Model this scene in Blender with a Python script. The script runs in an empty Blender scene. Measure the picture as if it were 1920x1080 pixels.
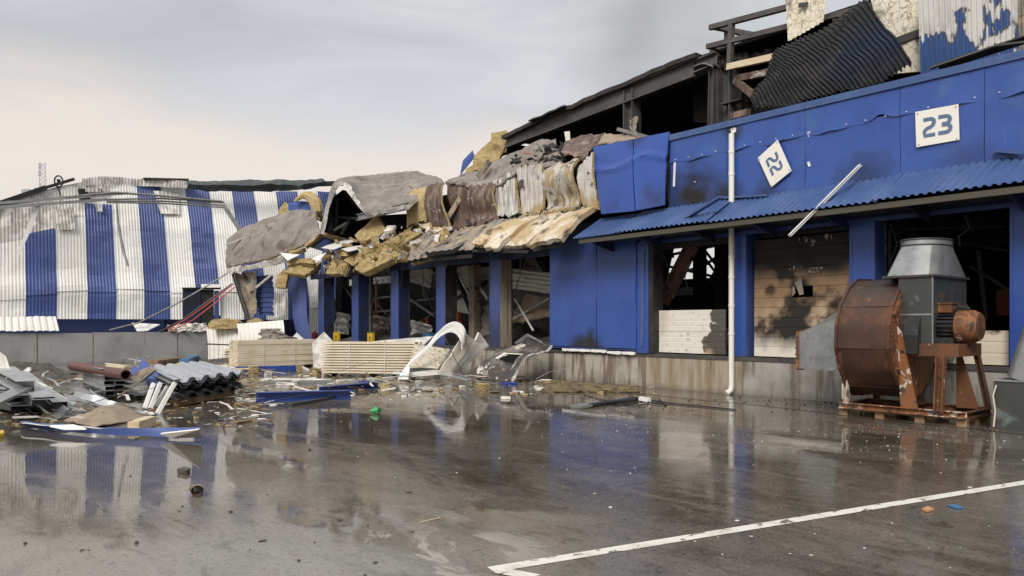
import bpy, bmesh, math, random
from mathutils import Vector, Matrix, noise, Euler
random.seed(7)
scene = bpy.context.scene
COL = scene.collection

# ------------------------------------------------------------------ camera, sky, sun, exposure
FPX, CX, HY = 1400.0, 960.0, 607.0          # focal length in photo pixels, centre column, horizon row
CAM = Vector((10.86, -16.2, 1.75))
FWD = Vector((-.767, .642, 0)).normalized()
RGT = Vector((.642, .767, 0)).normalized()
cam = bpy.data.cameras.new('camera')
cam.sensor_fit = 'HORIZONTAL'; cam.sensor_width = 36.0
cam.lens = 36.0 * FPX / 1920.0
cam.shift_y = (HY - 540.0) / 1920.0
cam.clip_start = .1; cam.clip_end = 2000
cam_o = bpy.data.objects.new('camera', cam); COL.objects.link(cam_o)
cam_o.location = CAM
cam_o.rotation_euler = (math.radians(90), 0, math.atan2(-FWD.x, FWD.y))
scene.camera = cam_o

world = bpy.data.worlds.new('World'); scene.world = world
world.use_nodes = True
wn, wl = world.node_tree.nodes, world.node_tree.links
wn.clear()
SUN_EL, SUN_DIR = math.radians(38), Vector((.50, -.866, 0))      # direction towards the sun, flat
def build_world():
    out = wn.new('ShaderNodeOutputWorld'); bg = wn.new('ShaderNodeBackground')
    bg.inputs['Strength'].default_value = .1
    sky = wn.new('ShaderNodeTexSky'); sky.sky_type = 'NISHITA'; sky.sun_disc = False
    sky.sun_elevation = SUN_EL; sky.sun_rotation = math.atan2(SUN_DIR.x, SUN_DIR.y)
    tc = wn.new('ShaderNodeTexCoord')
    mp = wn.new('ShaderNodeMapping'); mp.inputs['Scale'].default_value = (1.2, 1.2, 5.0)
    wl.new(tc.outputs['Generated'], mp.inputs['Vector'])
    nz = wn.new('ShaderNodeTexNoise'); nz.inputs['Scale'].default_value = 1.9; nz.inputs['Detail'].default_value = 9
    nz.inputs['Roughness'].default_value = .52; nz.inputs['Distortion'].default_value = .7
    wl.new(mp.outputs[0], nz.inputs['Vector'])
    cr = wn.new('ShaderNodeValToRGB')                       # cloud greys (radiance x 10)
    cr.color_ramp.elements[0].position = .3; cr.color_ramp.elements[0].color = (2.75, 2.8, 2.92, 1)
    cr.color_ramp.elements[1].position = .72; cr.color_ramp.elements[1].color = (4.3, 4.3, 4.33, 1)
    wl.new(nz.outputs['Fac'], cr.inputs[0])
    # thinner warm cloud low above the horizon
    sx = wn.new('ShaderNodeSeparateXYZ'); wl.new(tc.outputs['Generated'], sx.inputs[0])
    m1 = wn.new('ShaderNodeMath'); m1.operation = 'MULTIPLY_ADD'
    m1.inputs[1].default_value = .26; wl.new(nz.outputs['Fac'], m1.inputs[0]); wl.new(sx.outputs['Z'], m1.inputs[2])
    r2 = wn.new('ShaderNodeValToRGB')
    e = r2.color_ramp.elements
    e[0].position = .17; e[0].color = (.2, .2, .2, 1)
    e[1].position = .28; e[1].color = (.95, .95, .95, 1)
    q = e.new(.35); q.color = (.85, .85, .85, 1)
    q = e.new(.42); q.color = (0, 0, 0, 1)
    wl.new(m1.outputs[0], r2.inputs[0])
    mx = wn.new('ShaderNodeMixRGB'); mx.inputs[2].default_value = (5.0, 4.45, 3.95, 1)
    wl.new(r2.outputs[0], mx.inputs[0]); wl.new(cr.outputs[0], mx.inputs[1])
    # overcast sky: zenith brighter than horizon
    zz = wn.new('ShaderNodeMapRange'); zz.inputs['From Min'].default_value = .35; zz.inputs['From Max'].default_value = 1
    zz.inputs['To Min'].default_value = 1; zz.inputs['To Max'].default_value = 1.7
    wl.new(sx.outputs['Z'], zz.inputs['Value'])
    sc = wn.new('ShaderNodeVectorMath'); sc.operation = 'SCALE'
    wl.new(mx.outputs[0], sc.inputs[0]); wl.new(zz.outputs[0], sc.inputs['Scale'])
    m2 = wn.new('ShaderNodeMixRGB'); m2.inputs[0].default_value = .93
    wl.new(sky.outputs[0], m2.inputs[1]); wl.new(sc.outputs[0], m2.inputs[2])
    wl.new(m2.outputs[0], bg.inputs['Color']); wl.new(bg.outputs[0], out.inputs['Surface'])
build_world()
sun = bpy.data.lights.new('sun', 'SUN'); sun.energy = 1.5; sun.angle = math.radians(24); sun.color = (1, .94, .86)
sun_o = bpy.data.objects.new('sun', sun); COL.objects.link(sun_o)
sd = Vector((SUN_DIR.x * math.cos(SUN_EL), SUN_DIR.y * math.cos(SUN_EL), math.sin(SUN_EL)))
sun_o.rotation_euler = sd.to_track_quat('Z', 'Y').to_euler()
sun_o.location = (0, -30, 30)
vs = scene.view_settings
vs.view_transform = 'Standard'; vs.look = 'None'; vs.gamma = 1; vs.use_curve_mapping = False
vs.exposure = .85
scene.cycles.max_bounces = 6
scene.cycles.use_denoising = True

# ------------------------------------------------------------------ a point of the place from a photo pixel and a known plane
def ray(px, py): return FWD + RGT * ((px - CX) / FPX) + Vector((0, 0, -(py - HY) / FPX))
def P(px, py, y=None, x=None, z=None, d=None):
    r = ray(px, py)
    if y is not None: t = (y - CAM.y) / r.y
    elif x is not None: t = (x - CAM.x) / r.x
    elif z is not None: t = (z - CAM.z) / r.z
    else: t = d
    return CAM + r * t
def fx(px): return P(px, 600, y=0).x       # position along the dock front
def nz3(p, s=1.0, o=0.0): return noise.noise(Vector(p) * s + Vector((o, o * 1.7, o * .3)))

# ------------------------------------------------------------------ mesh builder
class MB:
    def __init__(s): s.v = []; s.f = []; s.m = []
    def add(s, vs_, fs, mi=0):
        b = len(s.v); s.v += [Vector(p) for p in vs_]
        for f in fs: s.f.append([b + i for i in f]); s.m.append(mi)
        return s
    def box(s, lo, hi, mi=0):
        (x0, y0, z0), (x1, y1, z1) = lo, hi
        return s.add([(x0,y0,z0),(x1,y0,z0),(x1,y1,z0),(x0,y1,z0),(x0,y0,z1),(x1,y0,z1),(x1,y1,z1),(x0,y1,z1)],
                     [(0,3,2,1),(4,5,6,7),(0,1,5,4),(1,2,6,5),(2,3,7,6),(3,0,4,7)], mi)
    def bar(s, a, b, w, h, up=(0,0,1), mi=0):
        a, b = Vector(a), Vector(b); d = (b - a).normalized(); up = Vector(up)
        if abs(d.dot(up)) > .98: up = Vector((0, 1, 0))
        r = d.cross(up).normalized() * (w / 2); u = r.cross(d).normalized() * (h / 2)
        c = [a - r - u, a + r - u, a + r + u, a - r + u, b - r - u, b + r - u, b + r + u, b - r + u]
        return s.add(c, [(0,1,2,3),(7,6,5,4),(0,4,5,1),(1,5,6,2),(2,6,7,3),(3,7,4,0)], mi)
    def channel(s, a, b, w, h, t, up=(0,0,1), flip=1, mi=0):            # C section
        a, b = Vector(a), Vector(b); d = (b - a).normalized(); up = Vector(up)
        if abs(d.dot(up)) > .98: up = Vector((0, 1, 0))
        r = d.cross(up).normalized() * flip; u = Vector(up) - d * d.dot(up); u.normalize()
        o = [(0,0),(w,0),(w,t),(t,t),(t,h-t),(w,h-t),(w,h),(0,h)]
        n = len(o)
        vsx = [a + r * p + u * q for p, q in o] + [b + r * p + u * q for p, q in o]
        fs = [(i, (i+1) % n, (i+1) % n + n, i + n) for i in range(n)]
        fs += [(0,1,2,3),(0,3,4,7),(7,4,5,6),(8,11,10,9),(8,15,12,11),(15,14,13,12)]
        return s.add(vsx, fs, mi)
    def ibeam(s, a, b, w, h, t, up=(0,0,1)):
        a, b = Vector(a), Vector(b); up = Vector(up)
        d = (b - a).normalized(); u = (up - d * d.dot(up)).normalized()
        s.bar(a + u * (h/2 - t/2), b + u * (h/2 - t/2), w, t, u)
        s.bar(a - u * (h/2 - t/2), b - u * (h/2 - t/2), w, t, u)
        return s.bar(a, b, t, h - 2*t + .002, u)
    def tube(s, pts, r, n=8, caps=True, mi=0):
        pts = [Vector(p) for p in pts]; k = len(pts); vs_ = []
        rr = r if isinstance(r, (list, tuple)) else [r] * k
        ref = Vector((0, 0, 1))
        for i, p in enumerate(pts):
            d = (pts[min(i+1, k-1)] - pts[max(i-1, 0)]).normalized()
            if abs(d.dot(ref)) > .95: ref = Vector((0, 1, 0)) if abs(d.y) < .9 else Vector((1, 0, 0))
            a = d.cross(ref).normalized(); b = d.cross(a).normalized()
            for j in range(n):
                t = 2 * math.pi * j / n
                vs_.append(p + (a * math.cos(t) + b * math.sin(t)) * rr[i])
        fs = [(i*n + j, i*n + (j+1) % n, (i+1)*n + (j+1) % n, (i+1)*n + j) for i in range(k-1) for j in range(n)]
        if caps: fs += [tuple(range(n))[::-1], tuple((k-1)*n + j for j in range(n))]
        return s.add(vs_, fs, mi)
    def prism(s, poly, vec, mi=0, mi_side=None):
        poly = [Vector(p) for p in poly]; vec = Vector(vec); n = len(poly)
        vs_ = poly + [p + vec for p in poly]
        s.add(vs_, [tuple(range(n)), tuple(range(2*n - 1, n - 1, -1))], mi)
        b = len(s.v) - 2*n
        for i in range(n):
            s.f.append([b + i, b + (i+1) % n, b + n + (i+1) % n, b + n + i]); s.m.append(mi if mi_side is None else mi_side)
        return s
    def sheet(s, fn, nu, nv, th=0.0, mi=0, mi_side=None, mi_back=None):   # fn(u,v) -> point; th = thickness on the back
        g = [[Vector(fn(i / nu, j / nv)) for i in range(nu + 1)] for j in range(nv + 1)]
        def nrm(i, j):
            du = g[j][min(i+1, nu)] - g[j][max(i-1, 0)]; dv = g[min(j+1, nv)][i] - g[max(j-1, 0)][i]
            n = du.cross(dv)
            return n.normalized() if n.length > 1e-9 else Vector((0, 0, 1))
        W = nu + 1
        top = [g[j][i] for j in range(nv+1) for i in range(W)]
        fs = [(j*W + i, j*W + i + 1, (j+1)*W + i + 1, (j+1)*W + i) for j in range(nv) for i in range(nu)]
        s.add(top, fs, mi)
        if th:
            b0 = len(s.v) - len(top)
            bot = [g[j][i] - nrm(i, j) * th for j in range(nv+1) for i in range(W)]
            s.add(bot, [f[::-1] for f in fs], mi if mi_back is None else mi_back)
            b1 = len(s.v) - len(bot)
            loop = [i for i in range(W)] + [j*W + nu for j in range(1, nv+1)] + [nv*W + i for i in range(nu-1, -1, -1)] + [j*W for j in range(nv-1, 0, -1)]
            for a, b in zip(loop, loop[1:] + loop[:1]):
                s.f.append([b0 + b, b0 + a, b1 + a, b1 + b]); s.m.append(mi if mi_side is None else mi_side)
        return s
    def mesh(s, name, off=Vector((0,0,0)), smooth=False, sharp=40):
        me = bpy.data.meshes.new(name)
        me.from_pydata([tuple(p - off) for p in s.v], [], s.f)
        me.polygons.foreach_set('material_index', s.m)
        if smooth:
            me.polygons.foreach_set('use_smooth', [True] * len(s.f))
        me.validate(); me.update()
        bm = bmesh.new(); bm.from_mesh(me); bmesh.ops.recalc_face_normals(bm, faces=bm.faces)
        if smooth:
            for e in bm.edges:
                if len(e.link_faces) == 2 and e.calc_face_angle(0) > math.radians(sharp): e.smooth = False
        bm.to_mesh(me); bm.free()
        return me

def absloc(o):
    p = Vector((0, 0, 0))
    while o: p += o.location; o = o.parent
    return p
def tagit(o, label, cat, group=None):
    o['label'] = label; o['category'] = cat
    if group: o['group'] = group
    return o
def thing(name, label, cat, loc=(0,0,0), group=None, rz=0):
    o = bpy.data.objects.new(name, None); COL.objects.link(o); o.location = loc; o.rotation_euler = (0,0,rz)
    o.empty_display_size = .2
    return tagit(o, label, cat, group)
def put(name, mb, mats, parent=None, smooth=False, local=False, label=None, kind=None, sharp=40):
    mats = mats if isinstance(mats, (list, tuple)) else [mats]
    off = Vector((0,0,0)) if local else (absloc(parent) if parent else None)
    if off is None:
        n = len(mb.v); c = sum(mb.v, Vector((0,0,0))) / n
        off = Vector((c.x, c.y, min(p.z for p in mb.v)))
    me = mb.mesh(name, off, smooth, sharp)
    for m in mats: me.materials.append(m)
    o = bpy.data.objects.new(name, me); COL.objects.link(o)
    if parent: o.parent = parent
    else: o.location = off
    if label: o['label'] = label
    if kind: o['kind'] = kind
    return o
def single(name, mb, mats, label, cat, group=None, smooth=False, sharp=40):
    return tagit(put(name, mb, mats, smooth=smooth, sharp=sharp), label, cat, group)
def dup(o, parent, loc=None, rot=None):
    c = o.copy(); COL.objects.link(c); c.parent = parent
    if loc is not None: c.location = loc
    if rot is not None: c.rotation_euler = rot
    return c

def bil(A, B, C, D):                                                       # A top left, B top right, C bottom right, D bottom left
    A, B, C, D = map(Vector, (A, B, C, D))
    return lambda u, v: (A * (1-u) + B * u) * (1-v) + (D * (1-u) + C * u) * v
def poly_at(pts, t):
    k = len(pts) - 1; f = min(max(t, 0), 1) * k; i = min(int(f), k - 1)
    return pts[i].lerp(pts[i+1], f - i)
def smooth_at(pts, t):                                                     # Catmull-Rom through pts
    k = len(pts) - 1; f = min(max(t, 0), 1) * k; i = min(int(f), k - 1); w = f - i
    p0, p1, p2, p3 = pts[max(i-1,0)], pts[i], pts[i+1], pts[min(i+2,k)]
    return .5 * ((2*p1) + (p2-p0)*w + (2*p0-5*p1+4*p2-p3)*w*w + (3*p1-p0-3*p2+p3)*w*w*w)
def trap(t, w=.32):                                                        # trapezoid wave 0..1
    t = t % 1.0
    if t < w: return 1.0
    if t < .5: return 1 - (t - w) / (.5 - w)
    if t < .5 + w: return 0.0
    return (t - .5 - w) / (.5 - w)
CORR_U = [0, .32, .5, .82]
def corrugated(mb, fn, n, nv, depth, out, th=0, mi=0):
    """fn(u,v) surface, n ridges across u, raised by depth along out; profile vertices sit on the folds"""
    us = [(i + c) / n for i in range(n) for c in CORR_U] + [1.0]
    K = len(us) - 1; out = Vector(out)
    def f2(a, v):
        i = min(int(round(a * K)), K); u = us[i]
        h = (1, 1, 0, 0)[i % 4] if i < K else 1
        return Vector(fn(u, v)) + out * (depth * h)
    return mb.sheet(f2, K, nv, th, mi)
def slab(mb, pts, th, mi=0, mi_side=1, toward=None):                       # irregular slab, thickness away from the camera side
    pts = [Vector(p) for p in pts]
    n = (pts[1] - pts[0]).cross(pts[2] - pts[0]).normalized()
    c = sum(pts, Vector((0,0,0))) / len(pts)
    to = (CAM - c) if toward is None else Vector(toward)
    if n.dot(to) > 0: n = -n
    return mb.prism(pts, n * th, mi, mi_side)

# ------------------------------------------------------------------ materials
def new_mat(name):
    m = bpy.data.materials.new(name); m.use_nodes = True
    nt = m.node_tree; nt.nodes.clear()
    return m, nt.nodes, nt.links
def mat(name, col, rough=.5, metal=0.0, layers=(), bump=0.0, bscale=20, bstretch=(1,1,1), spec=.5, obj=False):
    """layers: dicts  kind noise|crack|spot|low , scale, lo, hi, col, rough, stretch, detail, amt, c, r, seed"""
    m, N, L = new_mat(name)
    out = N.new('ShaderNodeOutputMaterial'); b = N.new('ShaderNodeBsdfPrincipled')
    L.new(b.outputs[0], out.inputs[0])
    if obj: src = N.new('ShaderNodeTexCoord').outputs['Object']
    else: src = N.new('ShaderNodeNewGeometry').outputs['Position']
    def coords(st, seed=0):
        mp = N.new('ShaderNodeMapping'); mp.inputs['Scale'].default_value = st
        mp.inputs['Location'].default_value = (seed * 3.1, seed * 1.7, seed * 5.3)
        L.new(src, mp.inputs['Vector']); return mp.outputs[0]
    def rgb(c): return (c[0], c[1], c[2], 1) if not isinstance(c, (int, float)) else (c, c, c, 1)
    c_out = N.new('ShaderNodeRGB'); c_out.outputs[0].default_value = rgb(col); c_out = c_out.outputs[0]
    r_out = N.new('ShaderNodeValue'); r_out.outputs[0].default_value = rough; r_out = r_out.outputs[0]
    g_out = N.new('ShaderNodeValue'); g_out.outputs[0].default_value = metal; g_out = g_out.outputs[0]
    for ly in layers:
        k = ly.get('kind', 'noise')
        if k == 'noise':
            t = N.new('ShaderNodeTexNoise'); t.inputs['Scale'].default_value = ly.get('scale', 2)
            t.inputs['Detail'].default_value = ly.get('detail', 5); t.inputs['Roughness'].default_value = ly.get('nr', .6)
            t.inputs['Distortion'].default_value = ly.get('dist', 0)
            L.new(coords(ly.get('stretch', (1,1,1)), ly.get('seed', 0)), t.inputs['Vector']); fac = t.outputs['Fac']
            lo, hi = ly.get('lo', .45), ly.get('hi', .6)
        elif k == 'crack':
            t = N.new('ShaderNodeTexVoronoi'); t.feature = 'DISTANCE_TO_EDGE'; t.inputs['Scale'].default_value = ly.get('scale', 3)
            cc = coords(ly.get('stretch', (1,1,1)), ly.get('seed', 0))
            w1 = N.new('ShaderNodeTexNoise'); w1.inputs['Scale'].default_value = 3.5; w1.inputs['Detail'].default_value = 4; L.new(cc, w1.inputs['Vector'])
            w2 = N.new('ShaderNodeMixRGB'); w2.blend_type = 'LINEAR_LIGHT'; w2.inputs[0].default_value = .16; L.new(cc, w2.inputs[1]); L.new(w1.outputs['Color'], w2.inputs[2])
            L.new(w2.outputs[0], t.inputs['Vector']); fac = t.outputs['Distance']
            lo, hi = ly.get('hi', .04), ly.get('lo', .01)
        elif k == 'spot':
            g = N.new('ShaderNodeVectorMath'); g.operation = 'DISTANCE'; g.inputs[1].default_value = ly['c']
            L.new(src, g.inputs[0])
            t = N.new('ShaderNodeTexNoise'); t.inputs['Scale'].default_value = ly.get('scale', 2.5); t.inputs['Detail'].default_value = 5
            L.new(coords((1,1,1), ly.get('seed', 0)), t.inputs['Vector'])
            a = N.new('ShaderNodeMath'); a.operation = 'MULTIPLY_ADD'; L.new(t.outputs['Fac'], a.inputs[0])
            a.inputs[1].default_value = ly.get('w', 1.2) * ly['r']; L.new(g.outputs['Value'], a.inputs[2])
            fac = a.outputs[0]; R = ly['r'] * (1 + ly.get('w', 1.2) * .5)
            lo, hi = R * 1.15, R * ly.get('core', .55)
        elif k == 'low':                                    # rises towards z = lo, with noise
            g = N.new('ShaderNodeSeparateXYZ'); L.new(src, g.inputs[0])
            t = N.new('ShaderNodeTexNoise'); t.inputs['Scale'].default_value = ly.get('scale', 2.5); t.inputs['Detail'].default_value = 5
            L.new(coords(ly.get('stretch', (1,1,.4)), ly.get('seed', 0)), t.inputs['Vector'])
            a = N.new('ShaderNodeMath'); a.operation = 'MULTIPLY_ADD'; L.new(t.outputs['Fac'], a.inputs[0])
            a.inputs[1].default_value = ly.get('w', .5); L.new(g.outputs['Z'], a.inputs[2])
            fac = a.outputs[0]; lo, hi = ly['z0'], ly['z1']
        mr = N.new('ShaderNodeMapRange'); mr.inputs['From Min'].default_value = lo; mr.inputs['From Max'].default_value = hi
        mr.inputs['To Max'].default_value = ly.get('amt', 1)
        L.new(fac, mr.inputs['Value']); fac = mr.outputs[0]
        if 'col' in ly:
            x = N.new('ShaderNodeMixRGB'); x.inputs[2].default_value = rgb(ly['col'])
            L.new(fac, x.inputs[0]); L.new(c_out, x.inputs[1]); c_out = x.outputs[0]
        for key in ('rough', 'metal'):
            if key in ly:
                x = N.new('ShaderNodeMix'); x.data_type = 'FLOAT'; x.inputs[3].default_value = ly[key]
                L.new(fac, x.inputs[0]); L.new(r_out if key == 'rough' else g_out, x.inputs[2])
                if key == 'rough': r_out = x.outputs[0]
                else: g_out = x.outputs[0]
    L.new(c_out, b.inputs['Base Color']); L.new(r_out, b.inputs['Roughness']); L.new(g_out, b.inputs['Metallic'])
    b.inputs['Specular IOR Level'].default_value = spec
    if bump:
        t = N.new('ShaderNodeTexNoise'); t.inputs['Scale'].default_value = bscale; t.inputs['Detail'].default_value = 6
        L.new(coords(bstretch), t.inputs['Vector'])
        bp = N.new('ShaderNodeBump'); bp.inputs['Strength'].default_value = 1; bp.inputs['Distance'].default_value = bump
        L.new(t.outputs['Fac'], bp.inputs['Height']); L.new(bp.outputs[0], b.inputs['Normal'])
    return m

SOOT = (.012, .011, .010)
BLUE = (.030, .076, .30)
M = {}
M['blue'] = mat('blue_paint', BLUE, .38, layers=[
    dict(scale=.6, lo=.35, hi=.75, col=(.030, .070, .32), detail=4),
    dict(scale=5, lo=.62, hi=.78, col=(.05, .065, .20), amt=.35, stretch=(1,1,.25))], bump=.002, bscale=3)
M['blue_fascia'] = mat('blue_fascia_paint', BLUE, .34, layers=[
    dict(scale=.5, lo=.35, hi=.75, col=(.042, .095, .33), detail=4),
    dict(scale=6, lo=.58, hi=.8, col=(.04, .05, .16), amt=.35, stretch=(1,1,.2)),
    dict(kind='low', z0=5.35, z1=4.85, w=.9, scale=3, stretch=(1.5,1,.25), col=(.03,.045,.13), rough=.6, amt=.75, seed=3), dict(scale=14, lo=.62, hi=.72, col=(.10,.14,.34), stretch=(1,1,.12), amt=.5, seed=5), dict(scale=1.3, lo=.56, hi=.7, col=(.045,.105,.30), rough=.55, seed=7, dist=.7),
    dict(kind='spot', c=P(1300, 365, y=0), r=.85, col=SOOT, rough=.7, w=1.4),
    dict(kind='spot', c=P(1366, 366, y=0), r=.5, col=SOOT, rough=.7, amt=.85, seed=3),
    dict(kind='spot', c=P(1378, 245, y=0), r=.3, col=SOOT, rough=.7, amt=.9, seed=4),
    dict(kind='spot', c=P(1620, 333, y=0), r=.6, col=SOOT, rough=.7, amt=.6, seed=5), dict(kind='spot', c=P(1440, 365, y=0), r=.45, col=SOOT, rough=.7, amt=.65, seed=15), dict(kind='spot', c=P(1820, 305, y=0), r=.5, col=SOOT, rough=.7, amt=.4, seed=16)])
M['blue_dangling'] = mat('blue_scorched_paint', BLUE, .34, layers=[
    dict(scale=.7, lo=.35, hi=.75, col=(.030, .072, .33)),
    dict(kind='spot', c=P(1236, 382, y=0), r=.6, col=SOOT, rough=.7, amt=.85),
    dict(kind='spot', c=P(1165, 395, y=0), r=.45, col=SOOT, rough=.7, amt=.7, seed=2),
    dict(kind='spot', c=P(1200, 258, y=0), r=.35, col=SOOT, rough=.7, amt=.75, seed=4)])
M['blue_wall'] = mat('blue_wall_paint', BLUE, .36, layers=[
    dict(scale=.7, lo=.35, hi=.75, col=(.034, .082, .33)),
    dict(kind='spot', c=P(1108, 655, y=0), r=.55, col=(.02,.02,.022), rough=.7, core=.8),
    dict(kind='spot', c=P(1085, 656, y=0), r=.4, col=(.02,.02,.022), rough=.7, seed=2, amt=.9, core=.8),
    dict(scale=3, lo=.55, hi=.75, col=(.04,.055,.17), stretch=(1,1,.3), amt=.6), dict(scale=16, lo=.64, hi=.72, col=(.16,.19,.36), stretch=(1,1,.2), amt=.5, seed=6), dict(kind='low', z0=1.35, z1=1.0, w=.5, scale=3, col=(.05,.06,.11), amt=.6),
    dict(kind='spot', c=P(1070, 452, y=0), r=.7, col=SOOT, rough=.7, amt=.6, seed=5)])
M['blue_column'] = mat('blue_column_paint', (.042, .074, .25), .4, layers=[
    dict(scale=1.2, lo=.4, hi=.7, col=(.058, .085, .23)),
    dict(scale=7, lo=.6, hi=.75, col=SOOT, amt=.5, stretch=(1,1,.15)),
    dict(kind='spot', c=P(930, 640, y=0), r=1.0, col=(.03,.032,.05), amt=.8, rough=.7)])
M['blue_canopy'] = mat('blue_canopy_paint', (.05, .095, .235), .36, layers=[
    dict(scale=1.4, lo=.45, hi=.75, col=(.085, .14, .29), stretch=(1, .3, 1), rough=.5),
    dict(scale=9, lo=.6, hi=.75, col=(.03, .05, .14), amt=.6, stretch=(1, .2, .2))])
M['blue_dark'] = mat('sooty_shaded_blue_paint', (.018, .032, .11), .5, layers=[dict(scale=1.2, lo=.4, hi=.65, col=SOOT, rough=.8)])  # soot patches, plus the shade of jambs and lintel put into the blue
M['blue_stripe'] = mat('blue_cladding_paint', (.050, .085, .27), .42, layers=[
    dict(scale=.4, lo=.35, hi=.7, col=(.065, .10, .26)),
    dict(scale=5, lo=.62, hi=.8, col=(.09, .11, .26), amt=.5, stretch=(1,1,.2))])
M['white_stripe'] = mat('white_cladding_paint', (.84, .83, .80), .45, layers=[
    dict(scale=.5, lo=.45, hi=.8, col=(.74, .72, .66), stretch=(1,1,.5)),
    dict(scale=4, lo=.58, hi=.8, col=(.45, .38, .27), amt=.22, stretch=(1,1,.15))])
M['grey_peel'] = mat('scorched_grey_cladding', (.50, .48, .45), .55, layers=[
    dict(scale=1.6, lo=.47, hi=.56, col=(.76, .74, .70)),
    dict(scale=4, lo=.54, hi=.68, col=(.20, .18, .17), stretch=(1,1,.3), amt=.8)])
M['white'] = mat('white_paint', (.80, .79, .76), .45, layers=[dict(scale=3, lo=.5, hi=.75, col=(.62,.58,.5), amt=.5)])
M['white_panel'] = mat('white_panel_paint', (.76, .74, .69), .5, layers=[
    dict(scale=2, lo=.5, hi=.75, col=(.50,.46,.38), amt=.55, stretch=(1,1,.4)),
    dict(scale=9, lo=.64, hi=.72, col=(.2,.17,.13), amt=.5)])
M['cream'] = mat('cream_plastic', (.66, .61, .50), .5, layers=[
    dict(scale=2.5, lo=.48, hi=.72, col=(.46, .39, .27), amt=.7), dict(scale=12, lo=.62, hi=.72, col=(.15,.12,.09), amt=.5)])
M['wool'] = mat('mineral_wool', (.52, .40, .20), .95, layers=[
    dict(scale=3, lo=.42, hi=.68, col=(.31, .225, .105)), dict(scale=5, lo=.5, hi=.62, col=(.27, .19, .09), stretch=(.6,.6,5), seed=4, amt=.7), dict(scale=22, lo=.55, hi=.72, col=(.56, .46, .28), stretch=(1,1,2), amt=.7, seed=2),
    dict(scale=1.2, lo=.63, hi=.74, col=(.14, .10, .06), amt=.5)], bump=.06, bscale=9, bstretch=(1,1,5), spec=.1)
M['wool_pale'] = mat('pale_mineral_wool', (.53, .43, .24), .95, layers=[
    dict(scale=4, lo=.45, hi=.7, col=(.40, .29, .12)), dict(scale=16, lo=.58, hi=.75, col=(.25, .17, .07), stretch=(1,1,3))],
    bump=.03, bscale=16, bstretch=(1,1,4), spec=.1)
M['wool_burnt'] = mat('burnt_insulation_face', (.47, .36, .21), .85, layers=[
    dict(scale=1.1, lo=.44, hi=.56, col=(.64, .57, .46), rough=.6, dist=.5), dict(scale=2.0, lo=.55, hi=.66, col=(.09, .07, .055), seed=2),
    dict(scale=9, lo=.56, hi=.7, col=(.24, .15, .07), amt=.7, stretch=(1,1.5,1))], bump=.02, bscale=9, spec=.2)
M['ash_panel'] = mat('ash_grey_panel', (.22, .20, .185), .8, layers=[
    dict(scale=1.6, lo=.45, hi=.6, col=(.36, .28, .19)), dict(scale=3, lo=.55, hi=.66, col=(.03,.028,.026), seed=3)], bump=.015, bscale=10)
M['silver_white'] = mat('scorched_white_panel', (.60, .58, .55), .45, .2, layers=[
    dict(scale=1.3, lo=.52, hi=.60, col=(.30, .27, .24), rough=.8, metal=0, stretch=(2.2,2.2,.5), dist=1, nr=.7), dict(scale=9, lo=.48, hi=.64, col=(.20, .18, .16), stretch=(1.5,1.5,.08), amt=.85),
    dict(scale=1.9, lo=.58, hi=.63, col=(.07,.065,.06), seed=4, stretch=(2.2,2.2,.6), nr=.7)], bump=.008, bscale=9, bstretch=(1.5,1.5,.3))
M['silver_tan'] = mat('half_peeled_tan_panel', (.56, .53, .49), .5, .15, layers=[
    dict(kind='low', z0=6.55, z1=6.15, w=1.6, scale=1.6, stretch=(1.6,1.6,.8), col=(.36,.26,.125), rough=.85, metal=0), dict(kind='low', z0=6.0, z1=5.85, w=1.6, scale=1.9, seed=3, stretch=(1.6,1.6,.8), col=(.50,.47,.43)),
    dict(scale=9, lo=.50, hi=.66, col=(.22, .19, .15), stretch=(1.5,1.5,.10), amt=.7), dict(scale=1.9, lo=.60, hi=.65, col=(.08,.07,.065), seed=8, nr=.7)], bump=.008, bscale=9, bstretch=(1.5,1.5,.3))
M['rust_panel'] = mat('rusty_burnt_panel', (.115, .068, .048), .7, layers=[
    dict(scale=1.4, lo=.48, hi=.62, col=(.27, .19, .155), stretch=(1.6,1.6,.5), nr=.7), dict(scale=2.2, lo=.48, hi=.62, col=(.030, .025, .023), stretch=(1.6,1.6,.5), seed=2, nr=.7),
    dict(scale=1.7, lo=.60, hi=.64, col=(.42, .385, .36), seed=5, nr=.75, dist=.8), dict(scale=9, lo=.55, hi=.7, col=(.16,.12,.10), stretch=(1.3,1.3,.12), amt=.7)], bump=.014, bscale=10, bstretch=(1.4,1.4,.5))
M['ash_fabric'] = mat('ash_grey_membrane', (.20, .178, .16), .9, layers=[
    dict(scale=1.0, lo=.42, hi=.66, col=(.30, .27, .245)), dict(scale=1.7, lo=.53, hi=.68, col=(.10, .082, .075), seed=3, dist=.8),
    dict(scale=12, lo=.55, hi=.75, col=(.14, .11, .09), amt=.6)], bump=.009, bscale=7, bstretch=(1,1,2), spec=.2)
M['silver_peel'] = mat('peeling_silver_panel', (.56, .53, .49), .45, .25, layers=[
    dict(scale=1.1, lo=.47, hi=.53, col=(.37, .27, .14), rough=.8, metal=0, stretch=(1.6,1.6,.9), dist=1.2, nr=.7),
    dict(scale=1.9, lo=.54, hi=.60, col=(.09,.083,.08), rough=.8, metal=0, seed=4, stretch=(2.2,2.2,.6), dist=1, nr=.7),
    dict(scale=8, lo=.50, hi=.66, col=(.25, .22, .185), stretch=(1.5,1.5,.10), amt=.8), dict(scale=14, lo=.58, hi=.7, col=(.72,.70,.66), stretch=(1,1,.15), amt=.7, seed=7)], bump=.012, bscale=9, bstretch=(1.5,1.5,.4))
PL = dict(kind='low', w=4.4, scale=1.15, stretch=(1.3,1.3,.7), seed=3.4)
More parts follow.
